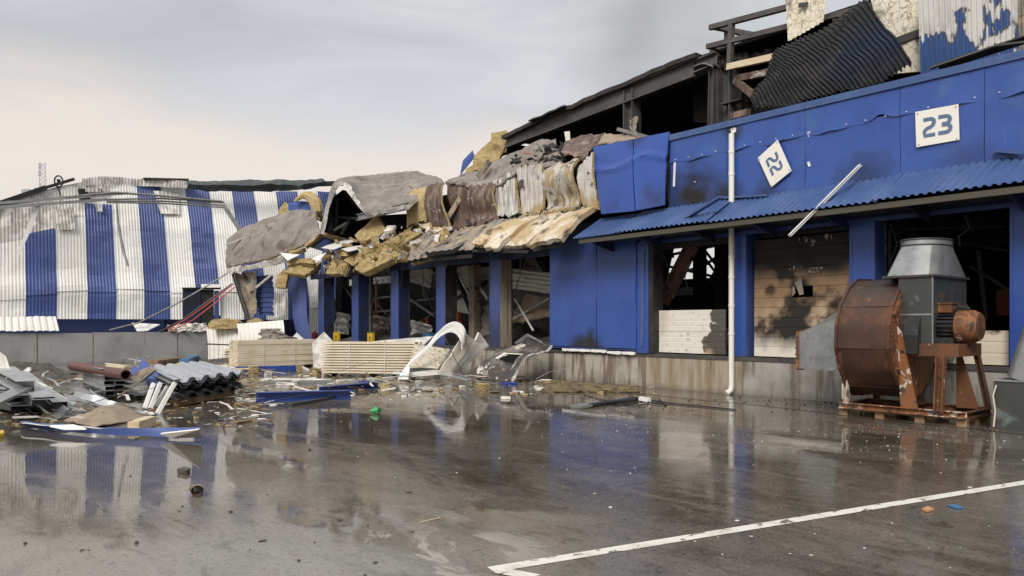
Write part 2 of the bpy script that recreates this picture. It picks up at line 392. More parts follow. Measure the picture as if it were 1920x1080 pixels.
M['peel_wall'] = mat('peeling_wall_cladding', (.60, .585, .57), .5, layers=[dict(scale=4, lo=.5, hi=.75, col=(.34,.32,.29), stretch=(1,1,.12), amt=.8),
    dict(PL, z0=11.27, z1=11.18, col=(.07,.06,.045)), dict(PL, z0=11.18, z1=11.11, col=(.035,.085,.235)), dict(scale=3, lo=.52, hi=.7, col=(.03,.045,.09), amt=.5, stretch=(1,1,.3), seed=6),
    dict(scale=2.0, lo=.63, hi=.645, col=(.62,.60,.57), seed=9, stretch=(1.4,1.4,.7))])
M['crackle'] = mat('crackled_foam', (.70, .66, .52), .8, layers=[
    dict(scale=2, lo=.4, hi=.7, col=(.76, .73, .64)), dict(kind='crack', scale=4.6, hi=.06, lo=.008, col=(.26, .20, .11), amt=.85), dict(scale=1.1, lo=.56, hi=.66, col=(.13,.10,.08), amt=.8, seed=3), dict(scale=6, lo=.6, hi=.72, col=(.42,.36,.25), stretch=(1,1,.2))], bump=.01, bscale=9)
M['char'] = mat('charred_steel', (.020, .018, .017), .75, layers=[
    dict(scale=1.6, lo=.5, hi=.7, col=(.055, .050, .046)), dict(scale=8, lo=.6, hi=.75, col=(.09, .08, .072), amt=.5)], bump=.01, bscale=15)
M['char_grey'] = mat('sooty_grey_steel', (.055, .052, .05), .65, layers=[
    dict(scale=.8, lo=.4, hi=.7, col=(.10, .095, .09)), dict(scale=6, lo=.56, hi=.75, col=(.02,.018,.017))])
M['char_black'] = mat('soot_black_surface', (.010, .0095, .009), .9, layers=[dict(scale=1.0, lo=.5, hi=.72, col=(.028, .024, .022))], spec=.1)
M['char_corr'] = mat('charred_corrugated_roofing', (.008, .008, .009), .6, layers=[
    dict(scale=.9, lo=.5, hi=.66, col=(.040, .037, .033), rough=.8, nr=.7), dict(scale=9, lo=.55, hi=.7, col=(.06,.054,.048), stretch=(1,1,.3), amt=.6, rough=.8), dict(scale=2.2, lo=.63, hi=.72, col=(.14, .13, .12), rough=.8, seed=2, amt=.8),
    dict(kind='spot', c=P(1660, 110, y=2), r=1.5, col=(.006, .014, .04), amt=.8)], spec=.2)
M['dark_roof'] = mat('dark_green_roofing', (.045, .055, .052), .5, layers=[dict(scale=2, lo=.45, hi=.7, col=(.09,.10,.10))])
M['galv'] = mat('galvanised_steel', (.36, .37, .37), .38, .55, layers=[
    dict(scale=3, lo=.4, hi=.65, col=(.26, .27, .275)), dict(scale=9, lo=.58, hi=.72, col=(.16,.15,.14), rough=.65, amt=.7)], bump=.003, bscale=6)
M['galv_dark'] = mat('weathered_galvanised_steel', (.07, .074, .072), .5, .45, layers=[
    dict(scale=2.2, lo=.45, hi=.62, col=(.075,.08,.08)), dict(scale=5, lo=.55, hi=.68, col=(.07,.055,.04), rough=.8, metal=0),
    dict(scale=1.6, lo=.6, hi=.68, col=(.16,.20,.19), seed=6)], bump=.004, bscale=9)
M['sheet_silver'] = mat('bright_roof_sheet', (.55, .57, .60), .3, .4, layers=[dict(scale=3, lo=.5, hi=.72, col=(.34,.35,.37), rough=.5)])
M['steel_profile'] = mat('grey_steel_profile', (.42, .43, .43), .45, .25, layers=[
    dict(scale=2, lo=.42, hi=.68, col=(.28,.285,.285)), dict(scale=8, lo=.6, hi=.74, col=(.1,.085,.07))])
M['rust'] = mat('rusted_steel', (.155, .060, .024), .72, .1, layers=[
    dict(scale=1.6, lo=.42, hi=.64, col=(.055, .036, .028), stretch=(1,1,.6)), dict(scale=3.0, lo=.56, hi=.70, col=(.36, .135, .035), seed=2),
    dict(scale=6, lo=.55, hi=.70, col=(.035,.022,.018), stretch=(1,1,.25), seed=3)], bump=.006, bscale=18)
M['rust_scroll'] = mat('rusted_scroll_steel', (.098, .040, .022), .58, .15, layers=[
    dict(scale=1.1, lo=.44, hi=.60, col=(.060, .030, .022), stretch=(1,1,.7)), dict(scale=.8, lo=.54, hi=.66, col=(.165, .062, .026), seed=5),
    dict(kind='spot', c=(4.5, -2.0, 2.65), r=.8, col=(.045, .038, .034), rough=.5, amt=.92),
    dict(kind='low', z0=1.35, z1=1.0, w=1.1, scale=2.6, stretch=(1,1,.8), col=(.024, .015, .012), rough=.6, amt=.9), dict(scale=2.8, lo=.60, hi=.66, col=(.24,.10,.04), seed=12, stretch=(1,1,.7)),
    dict(scale=2.0, lo=.58, hi=.70, col=(.17, .068, .028), seed=2, stretch=(1,1,.6)), dict(scale=5, lo=.52, hi=.64, col=(.05,.03,.022), stretch=(1.5,1,.25), seed=9, amt=.7),
    dict(scale=9, lo=.57, hi=.7, col=(.04,.022,.016), stretch=(1,1,.12), seed=3, amt=.8)], bump=.006, bscale=14)
M['rust_orange'] = mat('orange_rust', (.155, .062, .026), .75, layers=[
    dict(scale=2.2, lo=.48, hi=.66, col=(.10, .042, .02), stretch=(1,1,.5)), dict(scale=1.5, lo=.60, hi=.72, col=(.30,.12,.04), seed=8), dict(scale=7, lo=.60, hi=.68, col=(.05,.03,.022)),
    dict(scale=3.2, lo=.645, hi=.67, col=(.55, .42, .34), seed=4)], bump=.008, bscale=16)
M['rust_facet'] = mat('bright_orange_rust', (.27, .105, .034), .72, layers=[
    dict(scale=1.8, lo=.46, hi=.62, col=(.12, .048, .022), stretch=(1,1,.5)), dict(scale=4, lo=.58, hi=.66, col=(.045,.03,.024), stretch=(1.4,1.4,.5)),
    dict(scale=2.6, lo=.64, hi=.665, col=(.50, .40, .33), seed=4), dict(scale=12, lo=.55, hi=.7, col=(.36,.16,.05), amt=.6)], bump=.008, bscale=16)
M['rust_white'] = mat('peeling_white_over_rust', (.24, .095, .035), .75, layers=[
    dict(scale=2.6, lo=.54, hi=.575, col=(.62, .53, .45)), dict(scale=5, lo=.56, hi=.66, col=(.06,.04,.03), seed=3),
    dict(scale=2, lo=.6, hi=.66, col=(.09,.10,.095), seed=6)], bump=.01, bscale=14)
M['black_iron'] = mat('black_cast_iron', (.022, .023, .024), .42, .2, layers=[dict(scale=5, lo=.5, hi=.7, col=(.05,.048,.045), rough=.65), dict(scale=3, lo=.64, hi=.7, col=(.13,.13,.12))])
M['concrete'] = mat('dock_concrete', (.36, .345, .32), .7, layers=[
    dict(scale=1.0, lo=.4, hi=.7, col=(.20, .185, .165)), dict(scale=5, lo=.5, hi=.64, col=(.115, .085, .05), stretch=(1,1,.16), amt=.75),
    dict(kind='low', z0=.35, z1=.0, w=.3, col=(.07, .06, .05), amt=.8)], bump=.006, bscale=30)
M['concrete_tan'] = mat('rust_streaked_concrete', (.36, .315, .25), .7, layers=[
    dict(scale=4, lo=.44, hi=.62, col=(.22, .155, .085), stretch=(1,1,.14), amt=.8), dict(scale=9, lo=.58, hi=.66, col=(.06,.045,.03), stretch=(1,1,.04), amt=.7, seed=2),
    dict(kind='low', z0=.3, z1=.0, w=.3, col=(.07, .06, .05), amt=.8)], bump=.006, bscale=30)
M['concrete_stained'] = mat('stained_concrete', (.40, .365, .315), .7, layers=[
    dict(scale=3.4, lo=.47, hi=.58, col=(.085, .055, .028), stretch=(1,1,.13), amt=.75), dict(scale=1, lo=.5, hi=.7, col=(.2,.17,.12)),
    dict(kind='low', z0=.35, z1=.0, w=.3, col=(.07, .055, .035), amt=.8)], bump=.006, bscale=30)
M['concrete_grey'] = mat('grey_wall_concrete', (.31, .31, .305), .75, layers=[
    dict(scale=.8, lo=.4, hi=.7, col=(.21, .21, .205)), dict(scale=4, lo=.62, hi=.72, col=(.14,.13,.115), stretch=(1,1,.1), amt=.6),
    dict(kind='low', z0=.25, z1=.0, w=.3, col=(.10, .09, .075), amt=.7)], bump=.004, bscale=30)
M['wood'] = mat('pale_sawn_timber', (.60, .49, .32), .75, layers=[
    dict(scale=3, lo=.4, hi=.7, col=(.68, .59, .43)), dict(scale=12, lo=.55, hi=.75, col=(.34,.24,.13), stretch=(.15,.15,1), amt=.7),
    dict(scale=6, lo=.66, hi=.72, col=(.12,.09,.06), amt=.6)], bump=.003, bscale=30)
M['wood_white'] = mat('pale_planed_timber', (.68, .60, .46), .7, layers=[
    dict(scale=2.4, lo=.4, hi=.7, col=(.60, .50, .35)), dict(scale=10, lo=.6, hi=.75, col=(.3,.22,.13), stretch=(.2,.2,1), amt=.6)], bump=.003, bscale=30)
M['pallet_wood'] = mat('wet_pallet_timber', (.26, .165, .085), .7, layers=[dict(scale=5, lo=.45, hi=.7, col=(.12,.075,.04)), dict(scale=3, lo=.62, hi=.7, col=(.4,.29,.17))], bump=.004, bscale=25)
M['red_beam'] = mat('red_oxide_steel', (.34, .17, .14), .6, layers=[dict(scale=4, lo=.5, hi=.65, col=(.32,.22,.19)), dict(scale=6, lo=.55, hi=.7, col=(.05,.03,.03), seed=2)])
M['red_pipe'] = mat('red_brown_pipe_paint', (.115, .042, .032), .5, layers=[dict(scale=5, lo=.5, hi=.7, col=(.075,.03,.025))])
M['black'] = mat('black_plastic', (.015, .015, .016), .4)
M['grey_metal'] = mat('dull_grey_metal', (.24, .24, .235), .5, .2, layers=[dict(scale=4, lo=.45, hi=.7, col=(.15,.15,.145))])
M['red'] = mat('red_plastic', (.45, .05, .05), .5)
M['orange'] = mat('orange_paint', (.65, .15, .03), .5)
M['yellow'] = mat('yellow_paint', (.62, .40, .03), .5)
M['green'] = mat('green_plastic', (.03, .28, .08), .35)
M['bright_blue'] = mat('light_blue_plastic', (.06, .17, .34), .45)
M['sign_white'] = mat('sign_board', (.80, .77, .70), .5, layers=[dict(scale=2, lo=.5, hi=.8, col=(.72,.67,.58))])
M['sign_ink'] = mat('sign_grey_blue_print', (.10, .16, .27), .5)
M['downpipe'] = mat('white_downpipe_paint', (.76, .74, .68), .4, layers=[dict(scale=4, lo=.55, hi=.75, col=(.5,.45,.36), stretch=(1,1,.2), amt=.5)])
M['tan_sheet'] = mat('tan_sheet', (.30, .235, .165), .7, layers=[dict(scale=3, lo=.45, hi=.7, col=(.20,.15,.105))], bump=.01, bscale=8)
M['foam'] = mat('white_foam', (.60, .58, .52), .8)
M['rubble'] = mat('wet_rubble', (.06, .05, .04), .6, layers=[dict(scale=6, lo=.5, hi=.7, col=(.14,.12,.10))])
M['rope'] = mat('grey_cable', (.14, .14, .14), .5)
M['sealant'] = mat('wet_dark_joint', (.02, .018, .016), .4)

# ------------------------------------------------------------------ wet asphalt
def wet_ground():
    m, N, L = new_mat('wet_asphalt')
    out = N.new('ShaderNodeOutputMaterial'); b = N.new('ShaderNodeBsdfPrincipled'); L.new(b.outputs[0], out.inputs[0])
    pos = N.new('ShaderNodeNewGeometry').outputs['Position']
    def noi(sc, det=5, st=(1,1,1), ro=.55, off=(0,0,0), dist=0):
        mp = N.new('ShaderNodeMapping'); mp.inputs['Scale'].default_value = st; mp.inputs['Location'].default_value = off
        L.new(pos, mp.inputs['Vector'])
        t = N.new('ShaderNodeTexNoise'); t.inputs['Scale'].default_value = sc; t.inputs['Detail'].default_value = det
        t.inputs['Roughness'].default_value = ro; t.inputs['Distortion'].default_value = dist
        L.new(mp.outputs[0], t.inputs['Vector']); return t.outputs['Fac']
    def rng(x, a, b_, c=0., d=1.):
        r = N.new('ShaderNodeMapRange'); r.inputs['From Min'].default_value = a; r.inputs['From Max'].default_value = b_
        r.inputs['To Min'].default_value = c; r.inputs['To Max'].default_value = d; L.new(x, r.inputs['Value']); return r.outputs[0]
    def mixc(f, a, b_):
        x = N.new('ShaderNodeMixRGB'); L.new(f, x.inputs[0])
        for s, c in ((1, a), (2, b_)):
            if isinstance(c, tuple): x.inputs[s].default_value = (*c, 1)
            else: L.new(c, x.inputs[s])
        return x.outputs[0]
    def math_(op, a, b_):
        x = N.new('ShaderNodeMath'); x.operation = op; x.use_clamp = True
        for s, c in ((0, a), (1, b_)):
            if isinstance(c, (int, float)): x.inputs[s].default_value = c
            else: L.new(c, x.inputs[s])
        return x.outputs[0]
    big = noi(.16, 6, dist=.6); med = noi(.7, 6, (1, 1, 1), .6, (7, 3, 0), .8); fine = noi(9, 6, (1,1,1), .7); grit = noi(60, 3)
    streak = noi(.9, 6, (.35, 1.6, 1), .65, (1, 9, 0), .9)
    swirl = noi(1.6, 7, (1, .7, 1), .68, (5, 2, 0), 1.4)
    c = mixc(rng(big, .35, .65), (.080, .071, .059), (.142, .130, .113))
    c = mixc(rng(med, .45, .7), c, (.055, .044, .031))
    c = mixc(rng(streak, .52, .72, 0, .8), c, (.20, .178, .148))
    c = mixc(rng(swirl, .56, .66, 0, .7), c, (.040, .030, .021))
    c = mixc(rng(swirl, .40, .30, 0, .6), c, (.21, .185, .15))
    # drained, paler pavement close to the road line's left
    g = N.new('ShaderNodeVectorMath'); g.operation = 'DISTANCE'; g.inputs[1].default_value = P(260, 1100, z=0); L.new(pos, g.inputs[0])
    near = math_('SUBTRACT', rng(g.outputs['Value'], 1.0, 5.6, 1.25, 0), rng(med, .3, .7, 0, .5))
    c = mixc(near, c, (.235, .215, .185))
    c = mixc(rng(fine, .5, .8, 0, .6), c, (.21, .185, .155))
    c = mixc(rng(fine, .42, .30, 0, .6), c, (.035, .028, .02))
    c = mixc(rng(grit, .60, .70, 0, .6), c, (.02, .018, .015))
    c = mixc(rng(noi(38, 4, off=(3,3,0)), .58, .68, 0, .6), c, (.30, .275, .24))
    c = mixc(rng(noi(24, 5, off=(6,3,0)), .56, .66, 0, .5), c, (.035, .03, .024))
    c = mixc(rng(noi(3.2, 7, (.5,1.5,1), .72, (8,8,0), 1.2), .56, .66, 0, .55), c, (.17, .145, .115))
    c = mixc(rng(noi(2.1, 7, (.5,1.5,1), .72, (1,8,0), 1.2), .57, .68, 0, .6), c, (.045, .032, .02))
    # dry pale scale left by old paint and silt, in ragged islands
    dry = math_('MULTIPLY', rng(noi(.62, 9, (.6, 1.3, 1), .70, (2.2, 5.1, 0), 1.0), .575, .60), rng(noi(.9, 3, off=(4.1, 1.3, 0)), .44, .56))
    gd = N.new('ShaderNodeVectorMath'); gd.operation = 'DISTANCE'; gd.inputs[1].default_value = P(680, 1050, z=0); L.new(pos, gd.inputs[0])
    dry = math_('MULTIPLY', dry, rng(gd.outputs['Value'], 1.7, .9))
    pud = rng(noi(.34, 9, (.6,1.3,1), .66, (3,8,0), .7), .50, .455)
    c = mixc(math_('MULTIPLY', pud, .35), c, (.045, .036, .027))
    c = mixc(math_('MULTIPLY', dry, .8), c, (.36, .335, .29))
    L.new(c, b.inputs['Base Color'])
    # water film: smooth where it stands, rougher on drained asphalt
    r = rng(noi(.34, 9, (.6, 1.3, 1), .66, (3, 8, 0), .7), .455, .56, .020, .14)
    r = math_('ADD', r, rng(fine, .55, .8, 0, .12))
    r = math_('ADD', r, math_('MULTIPLY', dry, .45))
    r = math_('ADD', r, math_('MULTIPLY', rng(swirl, .52, .68), .09))
    L.new(r, b.inputs['Roughness'])
    b.inputs['IOR'].default_value = 1.36; b.inputs['Specular IOR Level'].default_value = .5
    h = N.new('ShaderNodeMath'); h.operation = 'ADD'
    L.new(rng(noi(2.2, 4, (.6, 1.4, 1), .55, (0,0,0), .5), 0, 1, 0, .009), h.inputs[0])
    L.new(math_('MULTIPLY', rng(fine, .40, .9, 0, .0055), rng(noi(.34, 9, (.6,1.3,1), .66, (3,8,0), .7), .455, .56, .10, 1)), h.inputs[1])
    bp = N.new('ShaderNodeBump'); bp.inputs['Strength'].default_value = .09; bp.inputs['Distance'].default_value = 1
    L.new(h.outputs[0], bp.inputs['Height']); L.new(bp.outputs[0], b.inputs['Normal'])
    return m
M['ground'] = wet_ground()
M['road_paint'] = mat('worn_road_paint', (.72, .70, .62), .5, layers=[
    dict(scale=2.6, lo=.50, hi=.64, col=(.58, .55, .47)), dict(scale=7, lo=.575, hi=.62, col=(.10, .088, .07), rough=.2, amt=.85, stretch=(1.6, .7, 1)),
    dict(scale=40, lo=.62, hi=.7, col=(.1,.085,.07), amt=.7)])
# ------------------------------------------------------------------ ground
g = MB().add([(-400,-300,0),(300,-300,0),(300,400,0),(-400,400,0)], [(0,1,2,3)])
o = put('ground', g, M['ground']); o['kind'] = 'structure'
def strip_on_ground(pts, w, z):
    mb = MB(); pts = [Vector((p.x, p.y, z)) for p in pts]
    for i, p in enumerate(pts):
        d = (pts[min(i+1, len(pts)-1)] - pts[max(i-1, 0)]); n = Vector((-d.y, d.x, 0)).normalized() * w / 2
        mb.v += [p - n, p + n]
    mb.f = [[2*i, 2*i+2, 2*i+3, 2*i+1] for i in range(len(pts)-1)]; mb.m = [0] * len(mb.f)
    return mb
A, B = P(925, 1068, z=0), P(1922, 905, z=0)
dline = (B - A).normalized()
o = put('road_marking_line', strip_on_ground([A - dline*.02, A.lerp(B,.35), A.lerp(B,.7), B + dline*3], .125, .004), M['road_paint']); o['kind'] = 'structure'
o = put('road_marking_line', strip_on_ground([A + Vector((.03,.0,0)), A + (P(1010,1084,z=0) - A).normalized()*3.2], .125, .008), M['road_paint']); o['kind'] = 'structure'
jp = [P(x, y, z=0) for x, y in ((1205,738),(1290,748),(1420,760),(1560,776),(1700,793),(1840,806),(1960,820))]
o = put('pavement_joint', strip_on_ground(jp, .05, .004), M['sealant']); o['kind'] = 'structure'

# ------------------------------------------------------------------ dock building
dock = thing('dock_building', 'blue burnt loading dock building with open bays, corrugated canopy and concrete dock', 'building', (0,0,0))
ZD, ZL = .93, 3.97
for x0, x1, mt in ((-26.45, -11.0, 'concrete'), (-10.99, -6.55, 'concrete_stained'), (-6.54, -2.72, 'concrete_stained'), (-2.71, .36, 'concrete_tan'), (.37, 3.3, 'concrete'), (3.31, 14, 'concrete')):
    put('dock_wall', MB().box((x0, .03, -.2), (x1, .5, ZD - .03)), M[mt], dock)
put('dock_floor', MB().box((-28.9, .032, ZD - .029), (14, 14, ZD)), M['char'], dock)
put('dock_edge', MB().box((-26.4, .0, ZD - .09), (14, .031, ZD + .004)), M['char_grey'], dock)
# columns
cols = [(fx(597), .62, 'blue_column'), (fx(660), .62, 'blue_column'), (fx(733), .62, 'blue_column'), (fx(818), .62, 'blue_column'), (fx(918), .6, 'blue_column'), (.07, .40, 'blue_wall'), (3.05, .54, 'blue_wall'), (6.1, .6, 'blue_wall'), (9.5, .6, 'blue_wall')]
for i, (x, w, mt) in enumerate(cols):
    mb = MB()
    mb.add([(x,0,ZD+.01),(x+w,0,ZD+.01),(x+w,0,ZL+.03),(x,0,ZL+.03)], [(0,1,2,3)])
    mb.add([(x,0,ZD+.01),(x,.48,ZD+.01),(x,.48,ZL+.03),(x,0,ZL+.03)], [(0,3,2,1)])
    mb.box((x+.0, -.012, ZD+.012), (x+.05, -.001, ZL+.03)).box((x+w-.05, -.012, ZD+.012), (x+w, -.001, ZL+.03))
    c = put('column', mb, M[mt], dock)
    jm = 'blue_dark' if i < 3 else ('char' if i == 3 else ('concrete_tan' if i == 4 else 'blue_column'))  # first jambs take the darker blue, interior shade put into their colour
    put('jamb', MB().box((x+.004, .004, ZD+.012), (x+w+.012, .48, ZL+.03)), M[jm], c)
    put('jamb_trim', MB().box((x+w-.01, .481, ZD+.01), (x+w+.03, .52, ZL+.02)), M['galv_dark'], c)
# far bent corner column
pts = [P(548,515,d=36.2), P(549,560,d=36.2), P(552,600,d=36.1), P(562,640,d=36.0)]
put('corner_column', MB().sheet(lambda u, v: smooth_at(pts, v) + Vector((.62*u*(1-.25*v), .45*u*u, 0)), 6, 14, .06), M['blue_column'], dock, smooth=True, label='bent blue corner column')
# lintel over the bays, its shade under the canopy put into the darker blue
put('lintel', MB().box((-24.2, .02, ZL), (-6.56, .45, 4.72)), M['blue_dark'], dock)
put('lintel', MB().box((-6.55, .02, ZL), (14, .45, 4.80)), M['blue_dark'], dock)
put('lintel_trim', MB().box((-6.5, -.02, ZL-.03), (14, .018, ZL+.06)), M['blue_column'], dock)
put('lintel_trim', MB().box((-24.1, -.02, ZL-.03), (-6.56, .018, ZL+.10)), M['blue_dark'], dock)
# blue wall panels between the bays
def wallgrid(x0, x1, z0, z1, amp, sc, y=0., o=0.):
    return lambda u, v: (x0 + (x1-x0)*u, y - .012 + amp * nz3((x0+(x1-x0)*u, 0, z0+(z1-z0)*v), sc, o), z1 + (z0-z1)*v)
xa, xs, xb = fx(1035), fx(1123), fx(1196)
put('wall_panel', MB().sheet(wallgrid(xa, xs-.015, ZD+.12, 4.3, .03, 1.1), 10, 16, .08), M['blue_wall'], dock, smooth=True)
put('wall_panel', MB().sheet(wallgrid(xs+.015, xb, ZD+.12, 4.3, .035, 1.2, o=3), 10, 16, .08), M['blue_wall'], dock, smooth=True)
put('rust_seam', MB().sheet(lambda u, v: (xs + (u-.5)*.10*(1.4-v) + .10*v*v - .03 + .02*math.sin(9*v), -.062 - .015*math.sin(u*3.1), 4.2 - 3.0*v), 2, 24), mat('rust_streak', (.17,.10,.08), .7, layers=[dict(scale=6, lo=.5, hi=.6, col=(.03,.025,.03))]), dock)
put('corner_trim', MB().box((xa-.05, -.05, ZD), (xa+.04, .42, ZL)), M['blue_column'], dock)
put('corner_trim', MB().box((xb, -.05, ZD), (xb+.42, .30, ZL)), M['blue_wall'], dock)
put('jamb', MB().box((xb+.424, -.03, ZD), (fx(1226), .40, ZL)), M['char'], dock, label='dark jamb beside the half door')  # near-black jamb, darker than the trim next to it
put('bottom_trim', MB().box((xa+.05, -.045, ZD+.06), (xb-.02, -.002, ZD+.115)), M['blue_column'], dock)
for a, b, zz in ((1058, 1068, .0), (1069, 1110, .0), (1112, 1140, .0), (1142, 1168, -.03), (1170, 1194, -.03)):
    x0, x1 = fx(a), fx(b)
    mb = MB().sheet(lambda u, v: (x0 + (x1-x0)*u, -.055 + .015*nz3((x0+u*2,v,0),3), ZD+.055+zz - .10*v*(.8+.3*nz3((x0+u*3,1,v),3))), 6, 2, .04)
    put('broken_base_strip', mb, M['white'], dock)
# bent blue strip from canopy to frame
a, b, c = P(1200, 458, y=-.25), P(1256, 428, y=-.75), P(1352, 369, y=-1.1)
put('bent_strip', MB().bar(a, b, .14, .05).bar(b, c, .14, .05).bar(P(1206,470,y=-.06), P(1204, 650, y=-.06), .10, .03, (0,1,0)), M['blue_canopy'], dock, label='bent blue trim strip')

# canopy
ZT, ZE, YE = 4.83, 4.16, -1.2
def canopy(xl_top, xl_eave, x1, n, lift=0., mt='blue_canopy'):
    fn = lambda u, v: ((xl_top*(1-v)+xl_eave*v)*(1-u) + x1*u, -.03 + (YE+.03)*v, ZT + (ZE-ZT)*v + lift + .012*nz3((u*(x1-xl_top)*.8, v, 2), 1.0))
    mb = MB(); corrugated(mb, fn, n, 5, .034, (0,-.48,.88)); return put('canopy_sheet', mb, M[mt], dock)
xt, xe = P(1128, 396, y=0).x, P(1074, 446, y=YE).x
canopy(xt, xe, -2.55, 17, .0); canopy(-2.75, -2.9, .2, 20, .03); canopy(.1, .05, 4.2, 27, .0); canopy(4.1, 4.05, 14, 65, .03)
put('eave_beam', MB().box((xe+.2, YE+.05, ZE-.14), (14, YE+.13, ZE-.025)), mat('olive_eave_paint', (.075,.066,.048), .6), dock)
put('canopy_soffit', MB().box((xe+.3, YE+.14, ZE-.05), (14, -.03, ZE-.03)), M['char_grey'], dock)
for i in range(11):
    x = xe + .5 + i*1.7
    put('canopy_bracket', MB().prism([(x,-.03,ZT-.12),(x,YE+.16,ZE-.06),(x,YE+.16,ZE-.12),(x,-.03,ZE-.35)], (.06,0,0)), M['blue_dark'], dock)
put('ridge_flashing', MB().bar(P(1352,371,y=-.05), P(1440,366,y=-.25), .10, .05), M['blue_canopy'], dock)
put('ridge_flashing', MB().bar(P(1868,283,y=-.1), P(1925,287,y=-.25), .16, .06), M['blue_canopy'], dock)

# parapet fascia: lower sheets, upper sheets proud of them with a wavy edge, cap
ZF, ZS, ZP = 4.80, 6.02, 6.72
fxs = [fx(1259), fx(1366), fx(1512), fx(1690), fx(1848), 9.0, 14]
for i in range(len(fxs)-1):
    x0, x1 = fxs[i]+.006, fxs[i+1]-.006
    n = max(6, int((x1-x0)*5))
    put('fascia_panel', MB().sheet(wallgrid(x0, x1, ZF-.05, ZS+.12, .034, 1.5, o=i), n, 10, .05), M['blue_fascia'], dock, smooth=True)
    def up(u, v):
        x = x0 + (x1-x0)*u
        edge = .05*nz3((x,0,0), 2.2, 4) + .035*abs(math.sin(x*2.6)) + (.16*math.exp(-((x-3.75)/.22)**2))
        z = ZP + (ZS + edge - ZP)*v
        return (x, -.035 - .035*v*v*(1+.8*math.sin(x*5.2)) + .012*nz3((x,0,z),1.3,9), z)
    put('upper_fascia_panel', MB().sheet(up, n*2, 7, .02), M['blue_fascia'], dock, smooth=True)
    put('parapet_cap', MB().box((x0-.004, -.10, ZP+.002), (x1+.004, .22, ZP+.10)).box((x0-.004, -.10, ZP-.055), (x1+.004, -.085, ZP+.001)), M['blue_canopy'], dock)
scr = MB()
x = fxs[0] + .2
while x < 7.5:
    scr.box((x-.010, -.10, ZS+.09), (x+.010, -.07, ZS+.110)); x += .42
o = put('screw', scr, M['white'], dock, kind='stuff')
for px, py in ((1302,296),(1303,344),(1517,252),(1517,308)):
    c = P(px, py, y=-.05); put('torn_screw_hole', MB().add([c+Vector((-.04,-.02,.05)), c+Vector((.03,-.03,.06)), c+Vector((.05,-.01,-.04)), c+Vector((.0,-.02,-.06))], [(0,1,2,3)]), M['white'], dock)
put('white_backing_strip', MB().bar(P(1266,296,y=-.04), P(1264,352,y=-.04), .07, .03, (0,1,0)), M['white'], dock)
# dangling scorched fascia panels (out of line with the rest)
T = [P(1115,277,y=-.02), P(1190,262,y=-.10), P(1257,249,y=0)]
Bm = [P(1131,402,y=-.35), P(1194,396,y=-.50), P(1248,385,y=-.30)]
def dang(a, b):
    def fn(u, v):
        t = a + (b-a)*u
        p = poly_at(T, t).lerp(poly_at(Bm, t), v)
        return p + Vector((0, -.05*math.sin(math.pi*v) + .03*nz3(p, 1.6) - (.06*math.exp(-((v-.33-.06*math.sin(t*7))/.035)**2)), 0))
    return fn
for a, b in ((0, .495), (.505, 1)):
    put('hanging_fascia_panel', MB().sheet(dang(a, b), 14, 26, .06), M['blue_dangling'], dock, smooth=True, label='buckled blue fascia panel hanging loose with a scorched lower edge')
put('torn_edge', MB().sheet(lambda u, v: P(1252 + 7*u + 3*math.sin(v*8), 250 + 140*v, y=.06), 2, 12, .04), M['char'], dock)

# burnt fascia panels further along
def px_panel(name, q, y0, y1, mt, nu=10, nv=14, th=.09, bow=.0, rough=.03, side='wool', corr=0, curl=0., label=None, seed=0):
    A_, B_, C_, D_ = [P(*p, y=yy) for p, yy in zip(q, (y0, y0, y1, y1))]
    base = bil(A_, B_, C_, D_); n = (B_-A_).cross(D_-A_).normalized()
    if n.y > 0: n = -n
    def fn(u, v):
        p = base(u, v)
        return p + n * (bow*math.sin(math.pi*v) + curl*math.sin(2*math.pi*v) + rough*nz3(p, 2.3, seed) + rough*1.1*(.3-abs(nz3(p, 2.6, seed+3))) + rough*.2*nz3(p, 7, seed) + (corr*.5*(1+math.sin(u*corr_n*2*math.pi)) if corr else 0))
    corr_n = 5
    dn_ = (D_-A_).normalized(); ac_ = (B_-A_).normalized()
    def rg(u, v):
        w_ = max(0, 1 - min(v, 1-v)*9); h_ = max(0, 1 - min(u, 1-u)*9)
        return fn(u, v) + dn_*(w_*.16*nz3((u*5, v, seed), 1.6)) + ac_*(h_*.025*nz3((u, v*7, seed), 1.6))
    return put(name, MB().sheet(rg, int(nu*2) if not corr else 40, int(nv*2), th, 0, 1), [M[mt], M[side]], dock, smooth=True, label=label, sharp=28)
BF = [(((775,359),(804,353),(802,414),(766,424)), 'wool_pale', .12), (((805,350),(832,345),(850,433),(811,424)), 'rust_panel', .18),
      (((842,345),(880,343),(893,428),(850,434)), 'rust_panel', -.10), (((884,352),(931,348),(934,418),(894,426)), 'rust_panel', .05),
      (((930,340),(970,324),(977,409),(935,408)), 'silver_white', .0), (((974,318),(1022,309),(1020,409),(982,412)), 'silver_tan', -.06),
      (((1033,316),(1088,303),(1078,398),(1017,406)), 'silver_peel', .0), (((1088,318),(1116,289),(1124,390),(1099,394)), 'silver_tan', .08)]
for i, (q, mt, bow) in enumerate(BF):
    px_panel('burnt_fascia_panel', q, -.02 - .14*(i % 2), (-.12 if i != 6 else -.4) - .10*(i % 2), mt, bow=bow, corr=.022 if i in (4,5) else 0, curl=.24 if i == 6 else (.1 if i in (2,3) else .03), seed=i*3.1, rough=.028)
put('dark_gap_backing', MB().box((fx(770), .25, 4.73), (fx(1130), .40, 6.7)), M['char_black'], dock)  # black box added so the gaps between the panels read as dark interior
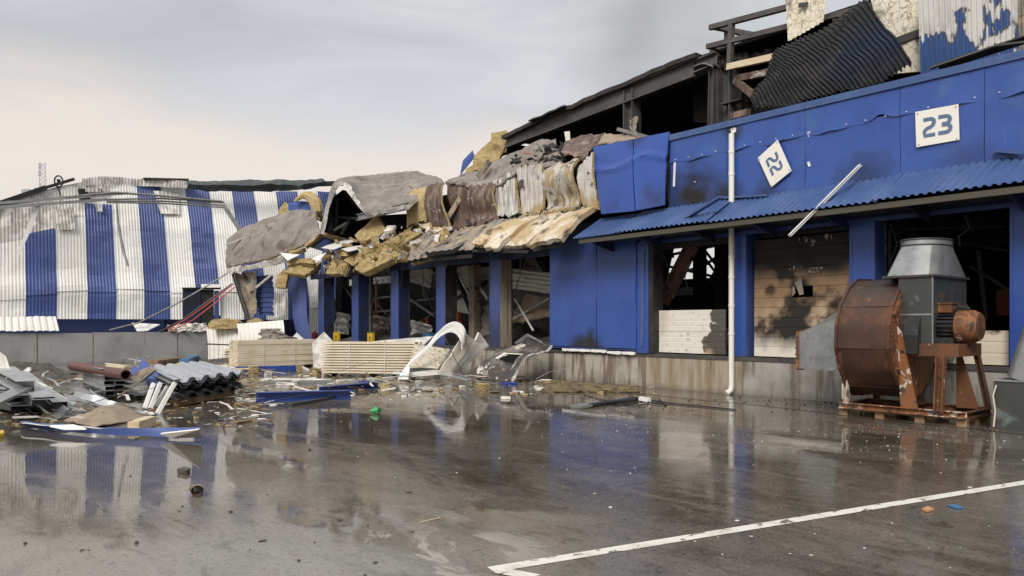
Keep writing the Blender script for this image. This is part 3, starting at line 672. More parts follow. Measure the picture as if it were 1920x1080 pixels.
# burnt canopy slabs, insulation bared
BC = [(((1067,401),(1127,391),(1058,453),(999,464)), 'wool_burnt'), (((1030,407),(1068,400),(991,464),(935,469)), 'wool_burnt'),
      (((988,413),(1034,405),(934,472),(885,462)), 'wool_burnt'), (((932,419),(992,412),(886,473),(846,475)), 'ash_panel'),
      (((848,438),(938,417),(849,476),(800,480)), 'ash_panel'), (((804,440),(852,436),(806,487),(769,493)), 'ash_panel')]
for i, (q, mt) in enumerate(BC):
    px_panel('burnt_canopy_slab', q, -.02 - .22*(i % 2), -1.25 - .30*((i+1) % 2), mt, 8, 10, .15, bow=(.10, .02, .14, .05, -.04, .1)[i], rough=.02, seed=i*2.2, side='wool_burnt' if i < 3 else 'char')
put('canopy_edge_trim', MB().bar(P(1000,468,y=-1.3), P(1058,458,y=-1.3), .05, .12).bar(P(886,470,y=-1.32), P(990,472,y=-1.32), .05, .10).bar(P(806,487,y=-1.3), P(885,480,y=-1.3), .05, .12), M['char'], dock)
# shed roof above the bays, interior of the dock
put('dock_roof', MB().box((-8.6, .46, 6.30), (14, 4.3, 6.45)), M['char'], dock)
put('added_dark_ceiling', MB().box((-23.8, .6, 4.5), (-8.7, 9.0, 4.65)), M['char_black'], dock)  # unseen slab added to keep daylight out of the bays
bw = MB()
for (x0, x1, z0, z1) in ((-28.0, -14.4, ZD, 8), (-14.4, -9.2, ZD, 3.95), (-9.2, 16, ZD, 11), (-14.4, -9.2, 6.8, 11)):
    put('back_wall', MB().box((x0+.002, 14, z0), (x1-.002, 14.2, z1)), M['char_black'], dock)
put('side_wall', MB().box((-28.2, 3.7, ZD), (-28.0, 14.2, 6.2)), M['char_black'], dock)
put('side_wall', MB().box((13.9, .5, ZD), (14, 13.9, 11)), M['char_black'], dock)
# bay interiors: posts, beams, braces
def beam_px(name, a, b, y0, y1, w, h, mt, kind='bar', label=None):
    mb = MB(); p, q = P(*a, y=y0), P(*b, y=y1)
    if kind == 'bar': mb.bar(p, q, w, h)
    elif kind == 'i': mb.ibeam(p, q, w, h, .04, (0,.3,1))
    else: mb.tube([p, q], w, 6)
    return put(name, mb, M[mt], dock, label=label)
xw = -2.4
beam_px('interior_post', (1312,452), (1312,640), 2.4, 2.4, .29, .29, 'char_black'); beam_px('interior_post', (1353,452), (1353,640), 2.2, 2.2, .29, .29, 'char_black')
put('interior_partition', MB().prism([P(1228,462,y=2.2), P(1261,462,y=2.2), P(1236,575,y=2.2), P(1228,575,y=2.2)], (0,.1,0)), mat('dark_red_partition', (.022,.010,.009), .8), dock)
beam_px('fallen_beam', (1243,566), (1298,458), 2.0, 2.0, .30, .34, 'red_beam', 'i', 'red oxide steel beam leaning inside the bay')
beam_px('roof_brace', (1268,495), (1300,460), 8, 9, .10, .1, 'char'); beam_px('roof_brace', (1240,560), (1285,490), 8, 8, .09, .1, 'char')
for a, b in (((1256,478),(1345,460)), ((1256,500),(1345,520)), ((1322,470),(1345,500)), ((1322,540),(1346,500)), ((1318,500),(1346,480)), ((1320,462),(1348,458)), ((1320,520),(1345,540)), ((1322,485),(1345,515))):
    beam_px('roof_truss_bar', a, b, 12.6, 12.9, .10, .12, 'char_grey')
beam_px('truss_chord', (1250,548), (1310,545), 11, 11, .2, .35, 'grey_metal')
for a, b, y0, y1, r_ in (((1240,470),(1262,560),1.2,1.4,.02), ((1282,462),(1290,545),1.5,1.5,.015), ((700,505),(712,575),1.6,1.6,.025), ((790,500),(796,560),1.2,1.2,.02), ((975,485),(968,560),.9,1.1,.02), ((640,515),(636,580),1.5,1.5,.02), ((1670,420),(1676,520),1.5,1.5,.02), ((1810,405),(1800,460),1.6,1.6,.02)):
    p_, q_ = P(*a, y=y0), P(*b, y=y1); put('hanging_cable', MB().tube([p_, p_.lerp(q_, .35)+Vector((.12,0,-.05)), p_.lerp(q_,.7)+Vector((-.06,0,0)), q_], r_, 5), M['rope'], dock, smooth=True)
beam_px('interior_crossbeam', (640,532), (940,506), 4.2, 4.2, .2, .36, 'white_panel')
hl = MB()
for i in range(22):
    p = P(700 + i*9.4, 527 - i*.82, y=4.09); hl.box((p.x-.045, p.y-.004, p.z-.05), (p.x+.045, p.y+.002, p.z+.05))
put('bolt_hole', hl, M['black'], dock, kind='stuff')
for a, b, y0, y1, w, mt in (((632,520),(660,560),3,3,.08,'char'), ((628,565),(665,610),3,3.4,.1,'char'), ((692,605),(736,585),2,3,.12,'char_grey'), ((690,580),(724,625),3,3,.07,'char'),
        ((768,560),(815,592),2.2,2.4,.1,'grey_metal'), ((768,615),(820,585),3,2.4,.11,'char_grey'), ((790,530),(812,580),4,3,.05,'grey_metal'), ((800,600),(812,520),4,3,.04,'char'),
        ((855,515),(900,630),2.6,2.6,.12,'char'), ((875,500),(918,560),4,3,.2,'white_panel'), ((856,560),(912,528),3,3,.14,'char'), ((956,575),(982,610),2,2.4,.09,'grey_metal'),
        ((1002,485),(1034,535),2.6,2.6,.16,'grey_metal'), ((1012,484),(1040,530),3,3,.14,'char'), ((640,575),(668,640),4,4,.1,'char_grey'), ((696,560),(735,600),5,4.5,.06,'char_grey')):
    beam_px('fallen_brace', a, b, y0, y1, w, w, mt)
beam_px('interior_post', (890,497), (890,640), 1.7, 1.7, .34, .34, 'ash_panel'); beam_px('interior_post', (696,505), (696,640), 1.5, 1.5, .14, .14, 'grey_metal')
beam_px('interior_post', (654,520), (654,635), 5, 5, .5, .2, 'white_panel'); beam_px('interior_post', (735,500), (735,600), 7, 7, .3, .3, 'char')
beam_px('interior_post', (642,510), (642,640), 3, 3, .8, .4, 'char_black')
def ash_heap(name, q, y, hgt, mt, seed, label=None):
    A_, B_, C_, D_ = q
    mb = MB().sheet(lambda u, v: bil(A_, B_, C_, D_)(u, v) + Vector((0, 0, hgt*(math.sin(math.pi*u)*.6+.4)*math.sin(math.pi*min(1,v*1.0))*(1+.9*nz3((u*3,v*3,seed),1.5)))), 24, 12)
    return put(name, mb, M[mt], dock, kind='stuff')
for i in range(6):
    x0 = -22.6 + 3.4*i
    if i == 5: x0 = -2.4
    ash_heap('rubble', [Vector((x0, 4.5, ZD+.01)), Vector((x0+2.9, 4.5, ZD+.01)), Vector((x0+2.9, .6, ZD+.01)), Vector((x0, .6, ZD+.01))], 0, .7 if i > 2 else .45, 'rubble', i*4.3)
# white crumpled sheet and brown board inside the bay by the wall
def crumple(q, nu, nv, amp, sc, seed, corr=0, out=(0,-1,0)):
    A_, B_, C_, D_ = q; base = bil(A_, B_, C_, D_); out = Vector(out)
    return lambda u, v: base(u, v) + out*(amp*nz3((u*3, v*3, seed), sc) + amp*.5*nz3((u*7, v*7, seed+5), sc) + (.04*math.sin(v*corr*6.283) if corr else 0))
q = [P(953,502,y=1.6), P(1040,512,y=2.2), P(1040,552,y=2.0), P(953,540,y=1.4)]
put('crumpled_sheet', MB().sheet(crumple(q, 0, 0, .12, 1.2, 3, 5), 20, 30), M['white_panel'], dock, smooth=True)
q = [P(985,552,y=1.6), P(1038,562,y=2.0), P(1038,592,y=1.5), P(955,610,y=1.2)]
put('sagging_board', MB().sheet(crumple(q, 0, 0, .15, 1.0, 9), 14, 10, .08), M['tan_sheet'], dock, smooth=True)
q = [P(986,482,y=3.6), P(1020,482,y=3.6), P(1010,515,y=3.4), P(980,512,y=3.4)]
put('hanging_board', MB().sheet(crumple(q, 0, 0, .1, 1.0, 2), 8, 8, .06), M['ash_panel'], dock, smooth=True)
q = [P(905,575,y=1.9), P(920,570,y=1.9), P(918,640,y=1.7), P(902,636,y=1.7)]
put('hanging_cloth', MB().sheet(crumple(q, 0, 0, .12, 1.4, 7), 10, 14), M['ash_fabric'], dock, smooth=True)
q = [P(858,545,y=3.4), P(882,552,y=3.4), P(886,590,y=3.2), P(858,585,y=3.2)]
put('broken_board', MB().sheet(crumple(q, 0, 0, .1, 1.4, 8), 8, 8, .05), M['white_panel'], dock, smooth=True)

# sectional doors
def door(px0, px1, z0, z1, n, mt, y=.26, ribs=2, seed=0, cut=None, name='sectional_door'):
    d = put(name, MB().box((fx(px0)+.02, y+.07, z0), (fx(px0)+.08, y+.12, z1)), M['galv_dark'], dock)
    xa_, xb_ = P(px0, 600, y=y).x, P(px1, 600, y=y).x
    h = (z1 - z0) / n
    for i in range(n):
        za, zb = z0 + i*h + .004, z0 + (i+1)*h - .004
        def fn(u, v):
            x = xa_ + (xb_-xa_)*u; z = zb + (za-zb)*v
            gr = .014 if abs((v*ribs) % 1.0 - 0.0) < .04 and .02 < v < .98 else 0
            return (x, y + gr + .02*nz3((x,0,z), .9, seed) + .006*nz3((x,0,z), 4, seed), z)
        vsn = ribs*10
        if cut and cut[0] <= i <= cut[1]:
            cu0, cu1 = cut[2], cut[3]
            mb = MB().sheet(lambda u, v: fn(u*cu0, v), 8, vsn, .04).sheet(lambda u, v: fn(cu1+(1-cu1)*u, v), 8, vsn, .04)
            k = cut[4]
            mb.sheet(lambda u, v: fn(cu0+(cu1-cu0)*u, (k*v) if cut[5] == 'low' else (1-k+k*v)), 6, 4, .04)
        else: mb = MB().sheet(fn, 20, vsn, .04)
        put('door_section', mb, M[mt], d)
    return d
DC = lambda px, py: P(px, py, y=.26)
SB = dict(kind='spot', w=3.4, scale=1.5, core=.9, rough=.8)
M['door_burnt'] = mat('scorched_door_skin', (.66, .54, .40), .5, layers=[
    dict(scale=1.0, lo=.40, hi=.66, col=(.50,.36,.22)), dict(scale=4, lo=.55, hi=.75, col=(.36,.24,.14), stretch=(.4,1,1.4), amt=.5),
    dict(kind='low', z0=2.0, z1=3.2, w=1.3, scale=1.1, col=(.25,.15,.075), stretch=(1,1,1), amt=.9),
    dict(scale=1.15, lo=.46, hi=.60, col=(.17,.105,.055), seed=2.2, amt=.9, nr=.55), dict(scale=1.15, lo=.53, hi=.63, col=(.02,.016,.013), seed=2.2, rough=.8, nr=.55),
    dict(kind='low', z0=3.15, z1=3.65, w=1.0, scale=1.6, col=SOOT, rough=.8, stretch=(1,1,1), amt=.97),
    dict(SB, c=DC(1512,478), r=.24, col=SOOT, seed=3), dict(SB, c=DC(1505,535), r=.18, col=SOOT, seed=7), dict(SB, c=DC(1446,540), r=.17, col=(.03,.021,.015), amt=.9, seed=4),
    dict(kind='low', z0=1.75, z1=1.35, w=.5, col=(.74,.69,.60), amt=.9)])
dr = door(1416, 1594, .95, 3.80, 6, 'door_burnt', cut=(3, 3, .42, .64, .45, 'low'))
c0 = P(1490, 530, y=.22)
put('torn_flap', MB().prism([c0, c0+Vector((.16,0,.10)), c0+Vector((.24,-.03,-.28)), c0+Vector((.13,-.02,-.30))], (.0,.02,0)).prism([c0+Vector((-.02,.02,0)), c0+Vector((-.1,.02,-.1)), c0+Vector((-.07,.02,-.32)), c0+Vector((.0,.02,-.25))], (0,.02,0)), M['ash_panel'], dr)
rg = MB()
for i in range(26):
    up_ = i >= 16
    p = P(random.uniform(1478,1545), random.uniform(499,511), y=.21) if not up_ else P(random.uniform(1490,1572), random.uniform(442,463), y=.21)
    w_, h_ = random.uniform(.02,.13), random.uniform(.01,.05)*(1.6 if up_ else 1)
    rg.prism([p, p+Vector((w_*.6,-.01,h_)), p+Vector((w_,0,random.uniform(-.02,.02))), p+Vector((w_*.5,0,-h_*random.uniform(.3,1.6)))], (0,-.015,0))
put('peeled_skin', rg, M['ash_panel'], dr, kind='stuff')
M['door_peeled'] = mat('peeled_white_door_skin', (.74, .70, .63), .5, layers=[
    dict(scale=1.6, lo=.5, hi=.72, col=(.60,.53,.44)), dict(kind='spot', c=DC(1358,592), r=.24, col=(.09,.082,.074), w=2.2, core=1.1, scale=2.4),
    dict(kind='spot', c=DC(1345,640), r=.34, col=(.085,.075,.065), w=2.2, core=1.1, scale=2.4, seed=2), dict(kind='spot', c=DC(1330,662), r=.16, col=(.55,.37,.2), amt=.7, seed=4),
    dict(scale=8, lo=.60, hi=.68, col=(.22,.18,.14), amt=.7)])
door(1228, 1362, .96, 2.12, 2, 'door_peeled', ribs=4, seed=5, name='half_door')
M['door_right'] = mat('scorched_cream_door_skin', (.70, .62, .50), .5, layers=[dict(scale=1.7, lo=.54, hi=.63, col=(.05,.04,.03)), dict(scale=1, lo=.5, hi=.7, col=(.5,.4,.28))])
door(1650, 1893, .95, 1.62, 1, 'door_right', ribs=3, seed=8, name='half_door')
put('door_frame', MB().box((.74,.30,ZL-.12), (3.04,.42,ZL-.002)).box((-2.45,.3,ZL-.16),(.06,.42,ZL-.002)), M['char'], dock)
beam_px('interior_post', (1688,400), (1688,640), 5, 5, .2, .2, 'char'); beam_px('interior_post', (1765,400), (1765,640), 7, 7, .25, .25, 'char_grey')
beam_px('interior_crossbeam', (1660,470), (1890,450), 7, 7, .2, .3, 'char'); beam_px('fallen_brace', (1660,560), (1720,420), 8, 7, .14, .14, 'char')
for a, b, y0, y1, w, mt in (((1668,600),(1668,430),3,3,.05,'grey_metal'), ((1700,440),(1890,470),6,6,.07,'char_grey'), ((1700,430),(1880,425),4,6,.06,'char_grey'), ((1850,600),(1835,470),5,5,.09,'char_grey'), ((1820,500),(1893,545),5,4,.06,'char_grey'), ((1650,520),(1690,505),6,6,.12,'grey_metal')):
    beam_px('fallen_brace', a, b, y0, y1, w, w, mt)
put('scorched_crate', MB().prism([P(1868,545,y=4), P(1900,540,y=4), P(1900,590,y=4), P(1868,592,y=4)], (0,.5,0)), mat('dull_red_board', (.10,.022,.012), .7), dock)

# downpipe
dp = MB()
top = P(1372, 250, y=-.16)
xk = top.x
dp.tube([(xk, -.02, top.z+.10), (xk, -.10, top.z+.08), (xk, -.17, top.z-.02), (xk, -.17, 4.75)], .068, 12)
pipe = put('downpipe', dp, M['downpipe'], dock, smooth=True, label='white downpipe crossing the canopy')
put('downpipe', MB().tube([(xk-.0, -.17, 4.72), (xk, -.17, .22), (xk, -.20, .10), (xk-.05, -.32, .03)], .068, 12), M['downpipe'], dock, smooth=True)
for z in (6.0, 5.45, 3.4, 2.9, 1.5, 2.2):
    put('pipe_collar', MB().tube([(xk,-.17,z-.03),(xk,-.17,z+.03)], .078, 12), M['downpipe'], dock, smooth=True)

# ------------------------------------------------------------------ number signs
def stroke(mb, pts, w, o_, ex, ez, n_):                                   # flat print built from strokes
    W = w / 2; L_, R_ = [], []
    pts = [Vector((p[0], p[1], 0)) for p in pts]
    for i, p in enumerate(pts):
        d = (pts[min(i+1,len(pts)-1)] - pts[max(i-1,0)]).normalized(); nn = Vector((-d.y, d.x, 0)) * W
        L_.append(p+nn); R_.append(p-nn)
    vs_ = [o_ + ex*p.x + ez*p.y + n_*.006 for p in L_+R_]; k = len(pts)
    mb.add(vs_, [(i, i+1, k+i+1, k+i) for i in range(k-1)])
def arc(cx_, cy_, r, a0, a1, n=8): return [(cx_+r*math.cos(math.radians(a0+(a1-a0)*i/n)), cy_+r*math.sin(math.radians(a0+(a1-a0)*i/n))) for i in range(n+1)]
TWO = [(.04,.93),(.38,.93)] + arc(.38,.75,.18,90,-10,9) + [(.50,.58),(.40,.505),(.20,.43),(.115,.36),(.08,.26),(.08,.07),(.60,.07)]
THREE = [(.04,.93),(.40,.93)] + arc(.40,.74,.19,90,-70,9) + [(.40,.535),(.20,.535)]
THREE_LOW = [(.20,.50),(.40,.50)] + arc(.40,.29,.205,80,-90,9) + [(.40,.085),(.02,.085)]
def sign(px_corners, y, digits, label, thick=.012, rot_box=None):
    A_, B_, C_, D_ = [P(*p, y=y) for p in px_corners]                     # TL TR BR BL of the board itself
    s = thing('number_sign', label, 'sign', (A_+C_)/2, 'dock number signs')
    ex = ((B_-A_) + (C_-D_))/2; ez = ((A_-D_) + (B_-C_))/2; nn = Vector((0,-1,0))
    put('board', MB().prism([A_, B_, C_, D_], (0, thick, 0)), M['sign_white'], s)
    wd, ht = ex.length, ez.length; H = ht*.53
    exn = ex.normalized(); ezn = ez.normalized()
    o0 = (A_+B_+C_+D_)/4 - exn*(H*.70) - ezn*(H*.5)
    for i, dg in enumerate(digits):
        mb = MB(); stroke(mb, [(p[0]*H*1.02, p[1]*H) for p in (TWO if dg == '2' else THREE)], H*.20, o0 + exn*(i*H*.74), exn, ezn, nn)
        if dg == '3': stroke(mb, [(p[0]*H*1.02, p[1]*H) for p in THREE_LOW], H*.20, o0 + exn*(i*H*.74) + nn*.002, exn, ezn, nn)
        put('digit', mb, M['sign_ink'], s)
    for sx, sz in ((.06,.06),(.94,.06),(.06,.94),(.94,.94)):
        c = A_ + (B_-A_)*sx + (D_-A_)*sz; put('screw', MB().box((c.x-.01,c.y-.012,c.z-.01),(c.x+.01,c.y-.001,c.z+.01)), M['grey_metal'], s)
sign(((1716,210),(1797,195),(1799,262),(1718,276)), -.115, '23', 'white square dock sign reading 23 on the blue fascia')
# the tilted one
s22 = sign(((1458,262),(1484,320),(1446,351),(1421,296)), -.16, '22', 'white dock sign reading 22 hanging tilted on one corner')
# loose white bar leaning on the canopy
single('metal_strip', MB().channel(P(1480,444,y=-1.5), P(1612,312,y=-.35), .11, .05, .01), M['white'], 'long white metal strip leaning across the blue canopy under sign 23', 'metal strip')

# ------------------------------------------------------------------ burnt hall behind
hall = thing('burnt_hall', 'burnt out black warehouse hall rising behind the blue dock front', 'building', (0,5,0))
a, b = P(950, 266, y=5), P(1303, 129, y=5)
put('roof_beam', MB().ibeam(a, b, .35, .62, .05), M['char_grey'], hall)
put('roof_beam', MB().ibeam(b + Vector((.05,0,0)), P(1345,112,y=5), .35, .5, .05, (0,.2,1)), M['char_grey'], hall)
rp = [P(945,260,y=4.9), P(990,238,y=4.9), P(1060,206,y=4.9), P(1130,180,y=4.9), P(1200,149,y=4.9), P(1260,124,y=4.9), P(1310,105,y=4.9)]
def roofedge(u, v):
    p = poly_at(rp, u); return p + Vector((0, -.15 + 9*v, .12 + .08*nz3(p, 1.4) + .9*v*0 + .05*nz3((p.x, v*8, 0), 1)))
put('roof_sheet', MB().sheet(roofedge, 40, 10, .16), M['char'], hall)
put('roof_flap', MB().sheet(lambda u, v: bil(P(990,226,y=4.5), P(1060,196,y=4.5), P(1066,206,y=5.4), P(1010,226,y=5.6))(u, v) + Vector((0,0,.05*nz3((u*4,v*3,0),1))), 8, 4, .05), M['dark_roof'], hall)
put('hall_column', MB().ibeam(P(1185,170,y=5.1), P(1185,300,y=5.1), .5, .45, .04, (1,0,0)), M['char_grey'], hall)
put('hall_column', MB().ibeam(P(1337,125,y=5), P(1334,260,y=5), .22, .2, .03, (1,0,0)), M['char_grey'], hall)
put('hall_column', MB().ibeam(P(1367,120,y=5.4), P(1367,260,y=5.4), .7, .5, .04, (1,0,0)), M['char_grey'], hall)
put('column_plate', MB().box(P(1356,190,y=5.0)-Vector((.1,.0,.05)), P(1384,190,y=5.0)+Vector((.1,.4,.05))), M['char_grey'], hall)
put('hall_curb', MB().box(P(1322,218,y=4.6)-Vector((0,0,.9)), P(1420,218,y=4.6)+Vector((0,.5,.0))), M['char_grey'], hall)
put('hall_back_wall', MB().box((-16, 13.0, 6.2), (16, 13.2, 13.5)), M['char_black'], hall)
put('hall_end_wall', MB().box((-15.2, 5.3, 4.7), (-15.0, 13, 9.9)), M['char_black'], hall)
put('hall_floor_deck', MB().box((-15, 4.6, 6.0), (16, 13, 6.15)), M['char_black'], hall)
put('hall_roof', MB().box((-4.6, 5.3, 10.9), (2.6, 13, 11.0)), M['char_black'], hall)
put('torn_cladding', MB().sheet(crumple([P(1180,225,y=4.9), P(1196,215,y=4.9), P(1193,250,y=4.8), P(1182,250,y=4.8)], 0,0,.12,1.4,4), 6, 10), M['ash_panel'], hall, smooth=True)
# curled white gutter end, roofing humps
put('curled_gutter', MB().sheet(lambda u, v: P(1300+38*u, 124-6*math.sin(math.pi*u)+7*v, y=4.7+.4*v), 10, 4, .03), M['ash_panel'], hall, smooth=True)
def hump(x0, x1, y0, dy, seed, mt='char_corr'):
    fn = lambda u, v: P(x0+(x1-x0)*u, y0 - dy*math.sin(math.pi*(.15+.8*v)) + 10*v + 6*nz3((u*4, v*3, seed), 1) + 3*math.sin(u*26), y=5.2+1.6*(1-v))
    put('roofing_debris', MB().sheet(fn, 26, 10, .05), M[mt], hall)
hump(1358, 1402, 112, 28, 2); hump(1398, 1500, 112, 22, 5); hump(1300, 1360, 122, 16, 7, 'char'); hump(1330,1370,118,30,9,'char')
put('roof_debris_bed', MB().prism([P(1300,125,y=6), P(1500,105,y=6), P(1500,230,y=6), P(1300,230,y=6)], (0,.3,0)), M['char_black'], hall)
put('roof_debris_bed', MB().prism([P(1300,112,y=6.4), P(1380,100,y=6.4), P(1470,88,y=6.4), P(1500,95,y=6.4), P(1500,140,y=6.4), P(1300,150,y=6.4)], (0,.3,0)), M['char'], hall)
# steel rails sticking up
for a, b, y0, y1, w in (((1331,52),(1476,14),5,5,.16), ((1326,88),(1478,50),5,5,.16), ((1546,34),(1664,4),5,5,.16), ((1333,50),(1490,80),5.05,8,.14), ((1328,87),(1366,95),5.05,5.6,.13), ((1340,50),(1392,64),5.1,6,.12)):
    put('frame_rail', MB().bar(P(*a,y=y0), P(*b,y=y1), w, w), M['char_grey'], hall)
put('frame_post', MB().bar(P(1372,44,y=5), P(1368,128,y=5), .19, .14, (1,0,0)), M['char_grey'], hall); put('frame_post', MB().bar(P(1363,57,y=5.6), P(1363,92,y=5.6), .14, .14, (1,0,0)), M['char_grey'], hall)
put('pale_beam', MB().bar(P(1364,126,y=4.8), P(1460,105,y=4.8), .14, .20), M['wood'], hall, label='pale unburnt timber beam')
for a, b, y0, y1 in (((1383,147),(1445,135),4.8,4.5), ((1378,150),(1420,184),4.8,4.4), ((1372,218),(1404,210),4.4,4.2)):
    put('red_brace', MB().bar(P(*a,y=y0), P(*b,y=y1), .14, .2), M['rust_panel'], hall)
# cream crackled insulation panels
def hallpanel(name, q, y, mt, th=.12, amp=.04, nu=12, nv=14, corr=0, seed=0):
    A_, B_, C_, D_ = [P(*p, y=y) for p in q]; base = bil(A_, B_, C_, D_)
    if corr:
        mb = MB(); corrugated(mb, lambda u, v: base(u, v) + Vector((0, amp*nz3(base(u,v), .9, seed), 0)), corr, nv, .045, (0,-1,0))
    else: mb = MB().sheet(lambda u, v: base(u, v) + Vector((0, amp*nz3(base(u,v), 1.2, seed) , 0)), nu, nv, th)
    return put(name, mb, M[mt], hall)
hallpanel('insulation_panel', ((1474,-8),(1552,-12),(1546,40),(1479,78)), 4.6, 'crackle', corr=8)
hallpanel('insulation_panel', ((1634,-10),(1708,-10),(1728,136),(1668,140)), 4.75, 'crackle', seed=4)
hallpanel('insulation_panel', ((1706,-10),(1724,-10),(1728,136),(1724,136)), 4.8, 'crackle', seed=6)
put('purlin', MB().bar(P(1676,80,y=4.6), P(1724,62,y=4.6), .1, .2), M['galv_dark'], hall)
put('purlin', MB().bar(P(1498,10,y=4.5), P(1514,8,y=4.5), .06, .12), M['galv_dark'], hall)
hallpanel('wall_panel', ((1722,-14),(1815,-14),(1818,145),(1728,150)), 4.2, 'peel_wall', corr=9, seed=1)
hallpanel('wall_panel', ((1812,-14),(1910,-14),(1912,125),(1816,145)), 4.25, 'peel_wall', corr=9, seed=2)
hallpanel('wall_panel', ((1905,-14),(2050,-14),(2050,125),(1908,140)), 4.3, 'ash_panel', corr=12, seed=3)
put('wall_flashing', MB().bar(P(1745,128,y=.6), P(1868,86,y=.9), .12, .03).bar(P(1868,86,y=.9), P(1935,78,y=.9), .12, .04), M['galv_dark'], hall)
put('wall_flashing', MB().bar(P(1760,126,y=1.4), P(1935,70,y=1.8), .5, .03), M['char'], hall)

# big fallen corrugated roof sheet
Le = [P(1612,5,y=4.4), P(1530,62,y=4.2), P(1456,102,y=4.0), P(1432,150,y=3.0), P(1400,212,y=.5)]
Re = [P(1713,131,y=.7), P(1640,160,y=.5), P(1560,178,y=.45), P(1480,198,y=.4), P(1404,214,y=.4)]
def fall(u, v):
    p, q = poly_at(Le, u*.96), poly_at(Re, u*.96)
    r = p.lerp(q, v); return r + Vector((0, -.1, .25))*math.sin(math.pi*v)*.9 + Vector((0,-.4,.9))*(.22*nz3(r,.7)+.05*nz3(r,2.5)) + (q-p).normalized()*(.18*nz3((u*30,v*2,3),1))*(1 if v>.9 or v<.1 else 0)
mb = MB(); corrugated(mb, fall, 34, 12, .055, (0,-.6,.8))
single('roof_sheet', mb, M['char_corr'], 'large charred black corrugated roof sheet fallen over the blue parapet', 'roof sheet')
# ------------------------------------------------------------------ striped warehouse at the end
XS = -29.0
ware = thing('striped_warehouse', 'warehouse with buckled blue and white striped corrugated cladding', 'building', (XS, -4, 0))
def lean(y, z):                                         # how far the buckled wall leans back (-x)
    t = max(0, (z - 1.9) / 7.0)
    a = .35 + 1.5 * max(0, min(1, (y + 12) / 7.0)) - .5*max(0, min(1, (y + 1) / 4))
    b = -.15 * math.exp(-((z - 3.25)/.55)**2) * (1 if y < -4 else .4)
    return a * t**1.5 + b + .12*nz3((0, y, z), .5) + .07*(.3-abs(nz3((0,y,z*1.4), .7, 3))) + .018*nz3((0,y,z), 2.0, 5)
STR_W = 1.235; Y0 = -11.42
TOPPX = [(-60,398),(0,384),(60,366),(110,350),(150,341),(250,344),(350,346),(450,352),(540,356),(620,356)]
def topz(y):
    best = 8.9
    pts = [P(px, py, x=XS-1) for px, py in TOPPX]
    for a, b in zip(pts, pts[1:]):
        if a.y <= y <= b.y: return a.z + (b.z-a.z)*(y-a.y)/(b.y-a.y)
    return pts[0].z if y < pts[0].y else pts[-1].z
k0 = -2
for k in range(k0, 14):
    ya, yb = Y0 + STR_W*k, Y0 + STR_W*(k+1)
    blue = k % 2 == 0
    z0 = 1.97 if k > 0 else 1.75
    if k >= 11: z0 = 1.0
    za, zb = topz(ya + .01), topz(yb - .01)
    def fn(u, v, ya=ya, yb=yb, za=za, zb=zb, z0=z0):
        y = ya + (yb-ya)*u; zt = za + (zb-za)*u; z = zt + (z0-zt)*v
        return (XS - lean(y, z), y, z)
    def emit(v0, v1, mt, nm='cladding_panel', off=0, u0=0, u1=1, n=9):
        mb = MB(); corrugated(mb, lambda u, v: Vector(fn(u0+(u1-u0)*u, v0+(v1-v0)*v)) + Vector((off,0,0)), n, max(3, int(26*(v1-v0))), .018, (1,0,0))
        return put(nm, mb, M[mt], ware)
    vs_k = .795 + .012*((k*7) % 3 - 1)
    if k in (-2, -1): emit(0, .34, 'grey_peel'); emit(.34, vs_k, 'white_stripe'); emit(vs_k-.012, 1, 'white_stripe', off=-.035)
    elif k == 0: emit(0, .30, 'grey_peel'); emit(.30, vs_k, 'blue_stripe'); emit(vs_k-.012, 1, 'blue_stripe', off=-.035)
    elif k == 1: emit(0, .26, 'grey_peel'); emit(.26, vs_k, 'white_stripe'); emit(vs_k-.012, 1, 'white_stripe', off=-.035)
    elif k == 2: emit(0, .16, 'grey_peel'); emit(.16, vs_k, 'blue_stripe'); emit(vs_k-.012, 1, 'blue_stripe', off=-.035)
    elif k == 6: emit(0, .74, 'blue_stripe'); emit(.74, 1, 'blue_stripe', u1=.25, n=3)
    else: emit(0, vs_k, 'blue_stripe' if blue else 'white_stripe'); emit(vs_k-.012, 1, 'blue_stripe' if blue else 'white_stripe', off=-.035)
# scorched patches still hanging on the face
def wpatch(q, mt, off=.10, n=6):
    A_, B_, C_, D_ = [P(*p, x=XS) for p in q]
    def on(p): return Vector((XS - lean(p.y, p.z) + off, p.y, p.z))
    b = bil(A_, B_, C_, D_); mb = MB(); corrugated(mb, lambda u, v: on(b(u, v)), n, 6, .04, (1,0,0)); put('peeled_patch', mb, M[mt], ware)
wpatch(((303,350),(352,352),(349,397),(312,396)), 'grey_peel', .14); wpatch(((101,391),(140,390),(143,430),(104,430)), 'grey_peel', .14)
wpatch(((150,350),(168,349),(176,372),(156,374)), 'char', .12, 3); wpatch(((190,349),(198,349),(199,360),(193,361)), 'char', .14, 2)
wpatch(((182,376),(196,376),(197,394),(185,393)), 'grey_peel', .16, 2)
wpatch(((163,340),(196,341),(196,356),(166,356)), 'grey_peel', .16, 4)
